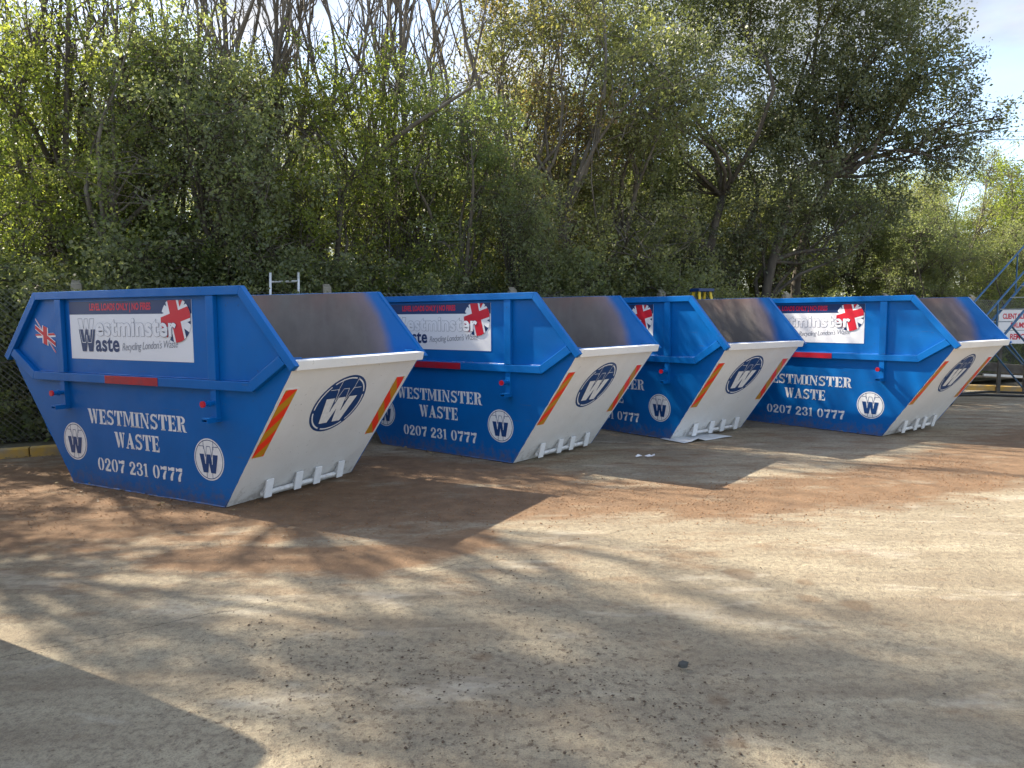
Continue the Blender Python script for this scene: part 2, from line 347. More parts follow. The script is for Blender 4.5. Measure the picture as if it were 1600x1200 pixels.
bp = N(nt, 'ShaderNodeBump'); bp.inputs['Strength'].default_value = .9; bp.inputs['Distance'].default_value = .03; L(h, bp.inputs['Height']); L(bp.outputs[0], b.inputs['Normal'])
gme = np_mesh('yard_ground', V, F, [gm], [('sand', 'POINT', sand), ('soil', 'POINT', np.clip(1.4-dens, 0, 1))])
gme.polygons.foreach_set('use_smooth', np.ones(len(F), bool))
mesh_obj('ground', gme, kind='structure')

# verge behind the kerb
FX = lambda x: .5*x+11.85
KX = lambda x: .5*x+11.27
M['soil'] = mat('soil', (.075, .06, .04), .95, col2=(.13, .12, .07), vscale=5, bump=.8, bscale=18)
xs = np.linspace(-40, 60, 220); rows = [(.14, .085), (.6, .10), (1.5, .14), (4, .2), (14, .3), (60, .3), (300, .2)]
V = []; 
for off, z in rows:
    for x in xs: V.append((x, KX(x)+off*1.118, z+random.uniform(-.02, .02)))
V = np.array(V); idx = np.arange(len(V)).reshape(len(rows), len(xs))
F = np.stack([idx[:-1, :-1], idx[:-1, 1:], idx[1:, 1:], idx[1:, :-1]], -1).reshape(-1, 4)
mesh_obj('verge', np_mesh('verge', V, F, [M['soil']]), kind='structure')

# kerb of separate stones
kerb = empty('kerb', (0, 0, 0), kind='structure')
mb = MB(); mb.box((.004, 0, -.05), (.906, .135, .10)); kme = mb.mesh('kerb_stone', M['kerb'], bevel=.012)
def kerb_run(p0, p1):
    d = Vector(p1)-Vector(p0); n = int(d.length/.915); a = math.atan2(d.y, d.x)
    for i in range(n):
        q = Vector(p0)+d.normalized()*.915*i
        o = mesh_obj('kerb_stone', kme, kerb); o.location = (q.x, q.y, random.uniform(-.006, .006)); o.rotation_euler = (0, 0, a+random.uniform(-.008, .008))
kerb_run((-13, KX(-13)), (9.3, KX(9.3)))
kerb_run((9.45, KX(9.3)-.02), (11.4, 14.95))

# ------------------------------------------------------------------ lettering
def arc(cx, cy, rx, ry, a0, a1, tx, ty, n=14):
    o = [(cx+rx*math.cos(R(a0+(a1-a0)*i/n)), cy+ry*math.sin(R(a0+(a1-a0)*i/n))) for i in range(n+1)]
    q = [(cx+(rx-tx)*math.cos(R(a0+(a1-a0)*i/n)), cy+(ry-ty)*math.sin(R(a0+(a1-a0)*i/n))) for i in range(n+1)]
    return [[o[i], o[i+1], q[i+1], q[i]] for i in range(n)]
def rc(x0, y0, x1, y1): return [[(x0, y0), (x1, y0), (x1, y1), (x0, y1)]]
G = {
 'W': (1.12, [[(.04,1),(.33,1),(.47,.25),(.40,0),(.31,0)], [(.0,.92),(.0,1),(.05,1),(.07,.92)], [(.45,.0),(.56,.46),(.52,.62),(.42,.1)], [(.52,1),(.76,1),(.88,.25),(.82,0),(.73,0)], [(.86,0),(1.02,.9),(1.10,.9),(1.10,1),(.88,1),(.88,.9),(.95,.9),(.84,.12)]]),
 'E': (.76, rc(.08,0,.35,1)+rc(0,.91,.08,1)+rc(0,0,.08,.09)+rc(.40,.89,.72,1)+[[(.60,.89),(.72,.89),(.72,.66)]]+rc(.40,.45,.56,.55)+[[(.50,.5),(.60,.32),(.60,.68)]]+rc(.40,0,.74,.11)+[[(.62,.11),(.74,.11),(.74,.36)]]),
 'S': (.76, arc(.37,.73,.33,.27,25,250,.19,.13)+arc(.37,.28,.34,.28,-155,70,.20,.13)+[[(.10,.66),(.40,.42),(.68,.36),(.60,.50),(.35,.62),(.22,.72)]]+rc(.62,.72,.69,1)+rc(.03,0,.10,.3)),
 'T': (.82, rc(.27,0,.54,1)+rc(.19,0,.62,.08)+rc(.0,.89,.23,1)+[[(0,.62),(.08,.62),(.16,.89),(0,.89)]]+rc(.58,.89,.81,1)+[[(.81,.62),(.73,.62),(.65,.89),(.81,.89)]]),
 'M': (1.12, rc(.08,0,.19,.90)+rc(.0,0,.27,.08)+[[(.0,1),(.32,1),(.54,.42),(.54,.1),(.50,.06),(.22,.86),(.0,.92)]]+[[(.58,.12),(.58,.40),(.76,.86),(.76,.62)]]+rc(.80,0,1.05,1)+rc(.73,0,1.11,.08)+rc(1.05,.92,1.11,1)+rc(.74,.92,.80,1)),
 'I': (.46, rc(.09,0,.36,1)+rc(0,.91,.45,1)+rc(0,0,.45,.09)),
 'N': (.92, rc(.09,0,.19,.84)+rc(0,0,.28,.08)+[[(0,1),(.30,1),(.80,.10),(.80,0),(.64,0),(.16,.88),(.0,.92)]]+rc(.70,.32,.80,1)+rc(.61,.92,.90,1)),
 'R': (.88, rc(.09,0,.35,1)+rc(0,.91,.09,1)+rc(0,0,.42,.08)+arc(.42,.75,.36,.25,-90,90,.22,.10)+rc(.39,.90,.43,1)+rc(.39,.5,.43,.6)+[[(.44,.47),(.66,.47),(.78,.05),(.88,.05),(.88,0),(.62,0),(.54,.10)]]),
 'A': (.92, [[(.40,1),(.54,1),(.86,.0),(.55,.0),(.36,.72)], [(.34,.72),(.38,.60),(.20,.08),(.27,.08),(.27,0),(0,0),(0,.08),(.10,.08)]]+rc(.24,.26,.46,.35)+rc(.50,0,.92,.07)),
 '0': (.74, arc(.35,.5,.34,.5,95,265,.21,.08)+arc(.38,.5,.34,.5,-85,85,.21,.08)),
 '2': (.72, arc(.35,.70,.33,.30,-25,170,.21,.10)+[[(.66,.60),(.40,.60),(.04,.16),(.04,0),(.30,.13),(.40,.28)]]+[[(.10,.0),(.66,.0),(.68,.28),(.60,.16),(.28,.17)]]+[[(.02,.66),(.10,.60),(.22,.62),(.24,.74),(.12,.80),(.03,.76)]]),
 '3': (.72, arc(.34,.75,.31,.25,-80,165,.20,.09)+arc(.34,.28,.35,.28,-165,80,.22,.09)+rc(.24,.48,.40,.55)+[[(.02,.76),(.12,.66),(.24,.72),(.20,.84)]]+[[(.0,.28),(.10,.36),(.22,.30),(.18,.16)]]),
 '7': (.72, [[(.04,.98),(.10,.98),(.22,.90),(.46,.99),(.70,.98),(.66,.72),(.50,.70),(.20,.76),(.10,.70),(.05,.68)]]+[[(.48,.66),(.66,.68),(.50,.34),(.46,.02),(.24,0),(.22,.22),(.32,.46)]]),
 '1': (.50, rc(.14,0,.34,.98)+rc(.06,0,.42,.07)+[[(.03,.88),(.14,.98),(.14,.80),(.03,.80)]]+rc(.34,.9,.36,.98)),
 ' ': (.34, []),
}
def stencil(text, x0, x1, z0, z1):
    x = 0; P_ = []
    for ch in text:
        wd, ps = G[ch]
        for p in ps: P_.append([(x+a, b) for a, b in p])
        x += wd+.07
    tot = x-.07; sx = (x1-x0)/tot; sz = z1-z0
    return [[(x0+a*sx, z0+b*sz) for a, b in p] for p in P_]
def stencil_words(text, x0, x1, z0, z1):
    adv = lambda t_: sum(G[c][0]+.07 for c in t_)
    k_ = (x1-x0)/(adv(text)-.07); o = []; x = 0
    for w_ in text.split(' '):
        a_ = adv(w_); o.append(stencil(w_, x0+x*k_, x0+(x+a_-.07)*k_, z0, z1)); x += a_+adv(' ')
    return o
def font_polys(text, x0, x1, z0, z1, offset=0, shear=0, space=1.0, bold=0, stretch_box=None):
    """built-in font outlines as triangles in 2-D, fitted to a box"""
    c = bpy.data.curves.new('t', 'FONT'); c.body = text; c.size = 1; c.offset = offset; c.shear = shear; c.space_character = space; c.resolution_u = 4; c.fill_mode = 'BOTH'
    o = bpy.data.objects.new('t', c); COL.objects.link(o); bpy.context.view_layer.update()
    me = bpy.data.meshes.new_from_object(o.evaluated_get(bpy.context.evaluated_depsgraph_get()))
    P_ = [[(me.vertices[v].co.x, me.vertices[v].co.y) for v in f.vertices] for f in me.polygons]
    bpy.data.objects.remove(o); bpy.data.meshes.remove(me); bpy.data.curves.remove(c)
    xs = [a for p in P_ for a, _ in p]; ys = [b for p in P_ for _, b in p]
    bx = stretch_box or (min(xs), max(xs), min(ys), max(ys))
    box = (min(xs), max(xs), min(ys), max(ys))
    return [[(x0+(a-bx[0])/(bx[1]-bx[0])*(x1-x0), z0+(b-bx[2])/(bx[3]-bx[2])*(z1-z0)) for a, b in p] for p in P_], box
def circle(cx, cy, r, n=48): return [(cx+r*math.cos(2*math.pi*i/n), cy+r*math.sin(2*math.pi*i/n)) for i in range(n)]
def ringp(cx, cy, r0, r1, n=48, gaps=()):
    o = []
    for i in range(n):
        a = 2*math.pi*i/n; c = 2*math.pi*(i+1)/n
        if any(abs(((math.degrees((a+c)/2)-g+180) % 360)-180) < 2.5 for g in gaps): continue
        o.append([(cx+r1*math.cos(a), cy+r1*math.sin(a)), (cx+r1*math.cos(c), cy+r1*math.sin(c)), (cx+r0*math.cos(c), cy+r0*math.sin(c)), (cx+r0*math.cos(a), cy+r0*math.sin(a))])
    return o
def lineq(p, q, wd):
    dx, dy = q[0]-p[0], q[1]-p[1]; l = math.hypot(dx, dy) or 1; nx_, ny_ = -dy/l*wd/2, dx/l*wd/2
    return [(p[0]+nx_, p[1]+ny_), (q[0]+nx_, q[1]+ny_), (q[0]-nx_, q[1]-ny_), (p[0]-nx_, p[1]-ny_)]
def clip(poly, conv):
    out_ = poly
    for i in range(len(conv)):
        a, b_ = conv[i], conv[(i+1) % len(conv)]; inp = out_; out_ = []
        if not inp: return []
        side = lambda p: (b_[0]-a[0])*(p[1]-a[1])-(b_[1]-a[1])*(p[0]-a[0])
        for j in range(len(inp)):
            c, d = inp[j-1], inp[j]; sc, sd = side(c), side(d)
            if (sc >= 0) != (sd >= 0):
                t = sc/(sc-sd); out_.append((c[0]+(d[0]-c[0])*t, c[1]+(d[1]-c[1])*t))
            if sd >= 0: out_.append(d)
    return out_
def jack(cx, cy, sx, sy, rot=0, warp=None):
    """union flag: list of (polys, material) over a navy field, in local box +-1 x +-1"""
    def tf(p):
        x, y = p
        if warp: x, y = warp(x, y)
        x, y = x*sx, y*sy; c, s = math.cos(rot), math.sin(rot); return (cx+x*c-y*s, cy+x*s+y*c)
    B = [(-1,-1),(1,-1),(1,1),(-1,1)]
    def L_(p, q, wd, n=1):
        return [clip(lineq(p, q, wd), B)]
    Wt = L_((-1.3,-1.3),(1.3,1.3),.26)+L_((-1.3,1.3),(1.3,-1.3),.26)
    Rd = L_((-1.3,-1.22),(1.3,1.38),.12)+L_((-1.3,1.38),(1.3,-1.22),.12)
    Wc = [[(-.29,-1),(.29,-1),(.29,1),(-.29,1)],[(-1,-.30),(1,-.30),(1,.30),(-1,.30)]]
    Rc = [[(-.2,-1),(.2,-1),(.2,1),(-.2,1)],[(-1,-.2),(1,-.2),(1,.2),(-1,.2)]]
    f = lambda ps: [[tf(p) for p in q] for q in ps if len(q) > 2]
    return f([B]), f(Wt), f(Rd), f(Wc), f(Rc)
WP = [(-.5,1),(-.24,1),(-.165,.42),(-.09,1),(.09,1),(.165,.42),(.24,1),(.5,1),(.32,0),(.075,0),(0,.48),(-.075,0),(-.32,0)]
def Wtris(cx, z0, wd, ht, ymin=0, ymax=1):
    """W monogram cut into convex strokes"""
    parts = [[(-.5,1),(-.32,0),(-.075,0),(-.165,.42),(-.24,1)],[(-.165,.42),(-.075,0),(0,.48),(-.09,1)],[(-.09,1),(0,.48),(.09,1)],[(0,.48),(.075,0),(.165,.42),(.09,1)],[(.165,.42),(.075,0),(.32,0),(.5,1),(.24,1)]]
    o = []
    for p in parts:
        a = sum(p[i-1][0]*p[i][1]-p[i][0]*p[i-1][1] for i in range(len(p)))
        if a < 0: p = p[::-1]
        q = clip(p, [(-2, ymin), (2, ymin), (2, ymax), (-2, ymax)])
        if len(q) > 2: o.append([(cx+x*wd, z0+y*ht) for x, y in q])
    return o
def Wline(cx, z0, wd, ht, t, ymin=-1):
    pts = [(cx+x*wd, z0+y*ht) for x, y in WP]
    return [lineq(pts[i-1], pts[i], t) for i in range(len(pts)) if min(WP[i-1][1], WP[i][1]) >= ymin]

# ------------------------------------------------------------------ skips
W = 1.777
def ysd(z): return .05 if z >= 1.05 else .05+.035*(1.05-z)/1.05
YN = lambda x, z, e=0: (x, ysd(z)-e, z)            # near side, e = how far proud
du = Vector((.86, 0, 1.22)).normalized(); dn_ = Vector((du.z, 0, -du.x))
EN = lambda y, s, e=0: tuple(Vector((1.05, y, 0))+du*s+dn_*e)   # on the end plate
def print_obj(name, layers, proj, parent, mats, e0=.0015, **k):
    """flat print: layers of polygons, each a fraction of a millimetre proud of the last"""
    mb = MB()
    for i, (polys, mi) in enumerate(layers):
        for j, p in enumerate(polys):
            jj = j*.0003 if len(polys) < 4 else 0
            if len(p) > 2: mb.poly([proj(a, b_, e0+i*.0012+jj) for a, b_ in p], mi)
    return mb.build(name, mats, parent, **k)

# interior paint
im = bpy.data.materials.new('skip_interior'); im.use_nodes = True; nt = im.node_tree; b = nt.nodes['Principled BSDF']; L = nt.links.new
tc = N(nt, 'ShaderNodeTexCoord'); P = tc.outputs['Object']; sx = N(nt, 'ShaderNodeSeparateXYZ'); L(P, sx.inputs[0])
cx_ = ramp(noise(mapping((1, 1, .7)), 2.2, 8, .65), .3, .7, (.115, .103, .097), (.185, .165, .153))
cx_ = mixc(math_('MULTIPLY', ramp(noise(mapping((3, 1, .5)), 3, 6, .6), .54, .72), .3), cx_, (.20, .185, .18))
redm = math_('MULTIPLY', ramp(math_('ADD', sx.outputs['Z'], math_('MULTIPLY', noise(P, 2.5, 4), .5)), .0, 1.0), 1)
rz = N(nt, 'ShaderNodeMapRange'); L(sx.outputs['Z'], rz.inputs['Value']); rz.inputs['From Min'].default_value = 1.45; rz.inputs['From Max'].default_value = 1.9
cx_ = mixc(math_('MULTIPLY', math_('MULTIPLY', rz.outputs[0], ramp(noise(P, 1.7, 5), .35, .6)), .40), cx_, (.24, .08, .06))
ax = math_('ABSOLUTE', sx.outputs['X'])
bd = math_('ADD', ax, math_('MULTIPLY', sx.outputs['Z'], .5)); bd = math_('ADD', bd, math_('MULTIPLY', math_('SUBTRACT', noise(P, 2, 3), .5), .25))
mr = N(nt, 'ShaderNodeMapRange', interpolation_type='SMOOTHSTEP'); L(bd, mr.inputs['Value']); mr.inputs['From Min'].default_value = 2.11; mr.inputs['From Max'].default_value = 2.28
mr0 = N(nt, 'ShaderNodeMapRange', interpolation_type='SMOOTHSTEP'); L(bd, mr0.inputs['Value']); mr0.inputs['From Min'].default_value = 1.85; mr0.inputs['From Max'].default_value = 2.2
cx_ = mixc(math_('MULTIPLY', mr0.outputs[0], .55), cx_, (.24, .19, .24))
cx_ = mixc(mr.outputs[0], cx_, BLUE); L(cx_, b.inputs['Base Color']); b.inputs['Roughness'].default_value = .5
bpn = N(nt, 'ShaderNodeBump'); bpn.inputs['Strength'].default_value = .35; bpn.inputs['Distance'].default_value = .03; L(noise(P, 3, 5), bpn.inputs['Height']); L(bpn.outputs[0], b.inputs['Normal'])
M['inside'] = im
# waist stripe red with sprayed ends is a part of its own

SKIP_MESH = {}
def build_skip(name, loc, rz, label):
    t = empty(name, loc, rz, label=label, cat='skip', group='blue and white skips parked in a row')
    sl_ = .86/1.22
    zw = 1.05; xw = 1.05+sl_*zw
    low = [(-1.05, 0), (1.05, 0), (xw, zw), (-xw, zw)]
    up = [(-xw, zw), (xw, zw), (1.05+sl_*1.235, 1.235), (1.93, 1.255), (1.40, 1.846), (-1.40, 1.846), (-1.93, 1.255), (-1.05-sl_*1.235, 1.235)]
    for far in (0, 1):
        fy = (lambda y: W-y) if far else (lambda y: y)
        mb = MB(); th = .006
        n = 4
        o_ = [(x, fy(ysd(z)), z) for x, z in low]; i_ = [(x, fy(ysd(z)+th), z) for x, z in low]
        mb.poly(o_); mb.poly(i_, 1); mb.poly([o_[0], o_[1], i_[1], i_[0]]); mb.poly([o_[1], o_[2], i_[2], i_[1]]); mb.poly([o_[3], o_[0], i_[0], i_[3]])
        o_ = [(x, fy(.05), z) for x, z in up]; i_ = [(x, fy(.05+th), z) for x, z in up]
        mb.poly(o_); mb.poly(i_, 1)
        for k in range(1, 8):
            j = (k+1) % 8; mb.poly([o_[k], o_[j], i_[j], i_[k]])
        me = bpy.data.meshes.new('side_plate'); me.from_pydata(mb.v, [], mb.f); me.materials.append(M['blue']); me.materials.append(M['inside']); me.polygons.foreach_set('material_index', mb.m)
        bm = bmesh.new(); bm.from_mesh(me); bmesh.ops.remove_doubles(bm, verts=bm.verts, dist=.0005); bmesh.ops.recalc_face_normals(bm, faces=bm.faces); bm.to_mesh(me); bm.free()
        mesh_obj('side_plate', me, t)
        # top rail, mitred
        def rail(outer, inner, nm, y0, y1, bev=.005):
            mb = MB(); k = len(outer)
            for i in range(k-1):
                q = [outer[i], outer[i+1], inner[i+1], inner[i]]
                mb.prism([(x, fy(y0), z) for x, z in q], (0, (fy(y1)-fy(y0)), 0))
            me = mb.mesh(nm, M['blue'], bevel=bev); return mesh_obj(nm, me, t)
        rail([(-1.975, 1.225), (-1.415, 1.85), (1.415, 1.85), (1.975, 1.225)], [(-1.918, 1.183), (-1.382, 1.779), (1.382, 1.779), (1.918, 1.183)], 'top_rail', 0, .049)
        rail([(-1.865, 1.238), (-1.50, 1.006), (1.50, 1.006), (1.865, 1.238)], [(-1.80, 1.300), (-1.468, 1.084), (1.468, 1.084), (1.80, 1.300)], 'waist_rail', .002, .049)
        mb = MB()                                           # weld beads
        def bead(p, q, r=.0045, k=26):
            mb.tube([Vector(p).lerp(Vector(q), i/k)+Vector((random.uniform(-.001, .001),)*3) for i in range(k+1)], [r*random.uniform(.5, 1.6) for _ in range(k+1)], 4)
        bead((-1.46, fy(.047), 1.088), (1.46, fy(.047), 1.088), k=60)
        bead((-1.05, fy(ysd(0)-.002), .004), (1.05, fy(ysd(0)-.002), .004), .006, 50)
        bead((1.055, fy(ysd(0)), .01), (1.88, fy(.053), 1.18), .005); bead((-1.055, fy(ysd(0)), .01), (-1.88, fy(.053), 1.18), .005)
        mb.build('weld_seam', M['blue'], t)
        for xc in (-1.035, 1.045):
            mb = MB(); mb.box((xc-.045, fy(.006), 1.086), (xc+.045, fy(.049), 1.777)); mb.build('upright', M['blue'], t, bevel=.005)
            mb = MB()
            mb.box((xc-.032, fy(.012), .752), (xc+.032, fy(.062), 1.004))
            mb.box((xc-.036, fy(-.085), .738), (xc+.036, fy(.062), .750)); mb.box((xc-.036, fy(-.085), .766), (xc+.036, fy(.010), .778))
            mb.box((xc-.036, fy(-.085), .750), (xc-.028, fy(.010), .766)); mb.box((xc+.028, fy(-.085), .750), (xc+.036, fy(.010), .766))
            lug = mb.build('lifting_lug', M['blue'], t)
            mb = MB(); mb.tube([(xc, fy(.012), .895), (xc, fy(-.085), .895)], .02, 12); mb.tube([(xc, fy(-.03), .895), (xc, fy(-.042), .895)], .03, 12); mb.build('pin', M['blue'], lug, smooth=False)
            mb = MB(); mb.tube([(xc, fy(-.086), .895), (xc, fy(-.102), .895)], .027, 16); mb.build('pin_cap', M['red'], lug)
    # end plates
    for sg in (1, -1):
        mb = MB(); th = -dn_*.006; y0, y1 = ysd(0)+.0065, .0565
        q = [Vector((1.05, y0, 0)), Vector((1.05, W-y0, 0)), Vector((1.05, W-y1, 0))+du*1.455, Vector((1.05, y1, 0))+du*1.455]
        a = [(sg*p.x, p.y, p.z) for p in q]; b_ = [(sg*(p+th).x, p.y, (p+th).z+.002) for p in q]
        mb.poly(a); mb.poly(b_, 1)
        for k in range(4): mb.poly([a[k], a[k-1], b_[k-1], b_[k]])
        mb.build('end_plate', [M['white'] if sg > 0 else M['blue'], M['inside']], t)
        mb = MB()                                           # end rail: a folded lip
        prof = [(1.885, 1.185), (1.945, 1.185), (1.968, 1.262), (1.875, 1.268)]
        mb.prism([(sg*x, .0495, z) for x, z in prof], (0, W-.099, 0)); mb.build('end_rail', M['white'] if sg > 0 else M['blue'], t, bevel=.006)
        mb = MB(); mb.box((sg*1.868, .058, 1.255), (sg*1.885, W-.058, 1.273)); mb.build('rail_lip', M['blue'], t, bevel=.003)
        for fy in ((lambda y: y), (lambda y: W-y)):         # triangular corner gusset inside
            mb = MB(); mb.prism([(sg*1.86, fy(.06), 1.274), (sg*1.74, fy(.06), 1.274), (sg*1.86, fy(.19), 1.274)], (0, 0, .008)); mb.build('corner_gusset', M['blue'], t)
        # hooks with a tow bar
        for yc in (.44, .80, 1.05, 1.37):
            mb = MB()
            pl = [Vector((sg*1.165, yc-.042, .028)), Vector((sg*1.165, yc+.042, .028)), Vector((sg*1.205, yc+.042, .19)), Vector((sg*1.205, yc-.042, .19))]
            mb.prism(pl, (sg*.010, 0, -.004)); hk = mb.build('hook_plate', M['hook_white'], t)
            mb = MB(); gq = [(sg*1.204, .188), (sg*1.165, .03), (sg*1.075, .03), (sg*1.187, .188)]
            for yy in (yc-.004,): mb.prism([(x, yy, z) for x, z in gq], (0, .008, 0))
            mb.build('hook_gusset', M['white'], hk)
        mb = MB(); mb.tube([(sg*1.145, .40, .062), (sg*1.145, 1.41, .062)], .021, 12); mb.build('tow_bar', M['white'], t)
    mb = MB(); mb.box((-1.05, .088, .002), (1.05, W-.088, .010)); mb.build('floor_plate', M['inside'], t)
    mb = MB(); mb.box((-.36, -.0015, 1.009), (.37, .001, 1.081)); mb.build('red_band', M['tape_red'], t)

    # ---- print on the near and far side
    for far in (0, 1):
        pr = (lambda a, b_, e: (-a, W-(ysd(b_)-e), b_)) if far else (lambda a, b_, e: (a, ysd(b_)-e, b_))
        for cx, cz in ((-.975, .418), (.893, .400)):
            r = .182; ws = .235; hz = .185; z0 = cz-.115
            lay = [([circle(cx, cz, r)], 0), (ringp(cx, cz, r*.90, r*.935, gaps=(0, 60, 120, 180, 240, 300))+[lineq((cx+s_*.06, cz+.085), (cx+s_*.06, cz+r*.9), .005) for s_ in (-1, 1)]+[lineq((cx+s_*.035, z0), (cx+s_*.035, cz-r*.9), .005) for s_ in (-1, 1)]+Wline(cx, z0+.07, ws*.98, hz*.85, .005, .3), 1), (Wtris(cx, z0, ws, hz, 0, .86), 1), ([lineq((cx+s_*.04, z0+.075), (cx+s_*.052, z0+.16), .007) for s_ in (-1, 1)], 0)]
            print_obj('roundel', lay, pr, t, [M['print_white'], M['print_blue']])
        for txt, bx in (('WESTMINSTER', (-.735, .637, .612, .752)), ('WASTE', (-.362, .262, .408, .553)), ('0207 231 0777', (-.65, .545, .166, .290))):
            
            for wd_ in stencil_words(txt, *bx): print_obj('lettering', [(wd_, 0)], pr, t, [M['print_white']])
        # union flag decal, torn edges
        wpf = lambda x, y: (x*1.0, y*(.62+.0*x)+x*-.55+.10*math.sin(3*x))
        fl = jack(-1.325, 1.435, .165, .14, -.05, wpf)
        print_obj('flag_decal', [(fl[1], 0), (fl[2], 1), (fl[3], 0), (fl[4], 1)], pr, t, [M['vinyl'], M['red']])
        # sign board
        X0, X1, Z0, Z1 = -.912, .785, 1.222, 1.752; zb = 1.634
        q = [(X0, Z0), (X1, Z0), (X1, Z1), (X0, Z1)]; mb = MB()
        mb.prism([pr(a, b_, .0035) for a, b_ in q], Vector(pr(0, 1.5, 0))-Vector(pr(0, 1.5, .0035)))
        sb = mb.build('sign_board', M['vinyl'], t)
        layers = [([[(X0, zb), (X1, zb), (X1, Z1), (X0, Z1)]], 0)]
        print_obj('header_band', layers, pr, sb, [M['navy']], e0=.0045)
        if far and False: continue
        lt, _ = font_polys('LEVEL LOADS ONLY | NO FIRES', -.60, .265, 1.650, 1.734, offset=.038, space=1.0)
        print_obj('header_text', [(lt, 0)], pr, sb, [M['redtxt']], e0=.006)
        bxm = (-.555, .575)
        # outlined word, white over a thin grey outline
        o1, bb = font_polys('estminster', -.525, .60, 1.432, 1.600, offset=.045, space=1.05)
        o2, _ = font_polys('estminster', -.525, .60, 1.432, 1.600, offset=.032, space=1.05, stretch_box=bb)
        # ball of the flag
        ccx, ccz, cr = .590, 1.580, .192
        rim = circle(ccx, ccz, cr, 40)
        rim = [(min(a, X1-.012), min(b_, Z1-.004)) for a, b_ in rim]
        fj = jack(ccx-.005, ccz+.02, .275, .25, .26)
        cut = lambda ps: [clip(p if sum(p[i-1][0]*p[i][1]-p[i][0]*p[i-1][1] for i in range(len(p))) > 0 else p[::-1], rim) for p in ps]
        print_obj('flag_ball', [([rim], 0), (cut(fj[1]), 1), (cut(fj[2][:1]), 2), (cut(fj[3]), 1), (cut(fj[4]), 2)], pr, sb, [M['navy'], M['vinyl'], M['red']], e0=.0058)
        cutL = lambda ps, lo, hi: [p for p in ps if lo <= sum(a for a, _ in p)/len(p) < hi]
        print_obj('outline_word', [(cutL(o1, -9, .41), 0), (cutL(o2, -9, .41), 1)], pr, sb, [M['grey_line'], M['vinyl']], e0=.0056)
        print_obj('white_word', [(cutL(o1, .41, 9), 0), (cutL(o2, .41, 9), 1)], pr, sb, [M['navy'], M['vinyl']], e0=.0135)
        wl = [(Wline(-.665, 1.435, .245, .16, .004), 0), (Wtris(-.655, 1.292, .250, .215, 0, .95), 1), (Wline(-.660, 1.375, .215, .15, .005), 2)]
        print_obj('monogram', wl, pr, sb, [M['grey_line'], M['navy'], M['vinyl']], e0=.0056)
        wt, _ = font_polys('aste', -.535, -.190, 1.292, 1.425, offset=.028, space=1.05)
        print_obj('waste_word', [(wt, 0)], pr, sb, [M['navy']], e0=.0056)
        rt, _ = font_polys("Recycling London's Waste", -.150, .60, 1.285, 1.375, offset=-.004, shear=.25, space=.9)
        rt = [[(a, b_+.04*(a+.15)/.75) for a, b_ in p] for p in rt]
        print_obj('tagline', [(rt, 0)], pr, sb, [M['grey_line']], e0=.0056)
        for rw in ((X0+.01, Z1-.02), (X1-.01, Z0+.02)): pass
    # ---- print on the ends
    for sg in (1, -1):
        ep = lambda a, s, e: ((lambda v: (sg*v[0], v[1] if sg == 1 else W-v[1], v[2]))(EN(a, s, e)))
        cy, cs, r = .857, 1.02, .318
        z0 = cs-.21
        lay = [([circle(cy, cs, r)], 0), (ringp(cy, cs, r*.885, r*.93, gaps=(20, 70, 130, 190, 250, 310)), 1), ([lineq((cy+s_*.10, cs+.15), (cy+s_*.10, cs+r*.9), .006) for s_ in (-1, 1)]+Wline(cy, z0+.13, .40, .25, .006, .3), 1), (Wtris(cy, z0, .42, .33, 0, .86), 1), ([lineq((cy+s_*.07, z0+.13), (cy+s_*.09, z0+.29), .009) for s_ in (-1, 1)], 0)]
        print_obj('end_roundel', lay, ep, t, [M['print_blue'], M['print_white']])
        for y0, y1, flip in ((.095, .222, 1), (1.535, 1.662, -1)):
            s0, s1 = .545, 1.255
            mb = MB(); q = [(y0-.012, s0-.012), (y1+.012, s0-.012), (y1+.012, s1+.012), (y0-.012, s1+.012)]
            mb.prism([ep(a, s, .003) for a, s in q], Vector(ep(0, 1, 0))-Vector(ep(0, 1, .0028)))
            sp = mb.build('reflective_strip', M['white'], t)
            cell = [(y0, s0), (y1, s0), (y1, s1), (y0, s1)]; st = .135; sk = .17*flip
            for k in range(-2, 8):
                a0 = s1+.045-(k+1)*st
                p = [(y0, a0-sk/2), (y1, a0+sk/2), (y1, a0+st+sk/2), (y0, a0+st-sk/2)]
                p = clip(p, cell)
                if len(p) > 2: print_obj('stripe', [([p], 0)], ep, sp, [M['orange'] if k % 2 == 0 else M['amber']], e0=.0045)
    return t
def copy_tree(o, parent=None):
    c = o.copy(); COL.objects.link(c); c.parent = parent
    for ch in list(o.children): copy_tree(ch, c)
    return c
POSE = [(-3.393, 6.491, -.488), (-.875, 8.498, -.667), (1.317, 10.207, -.887), (4.177, 10.39, -.896)]
LAB = ['nearest blue skip, its whole side and both round badges in view',
       'blue skip directly behind the white end of the nearest skip, second in the row',
       'third blue skip in the row, pale sheet lying under its corner',
       'farthest blue skip, its side lit by the sun, next to the blue steps']
s0 = build_skip('waste_skip', (POSE[0][0], POSE[0][1], 0), POSE[0][2], LAB[0])
bpy.context.view_layer.update()
for i in (1, 2, 3):
    c = copy_tree(s0); c.location = (POSE[i][0], POSE[i][1], 0); c.rotation_euler = (0, 0, POSE[i][2]); c['label'] = LAB[i]

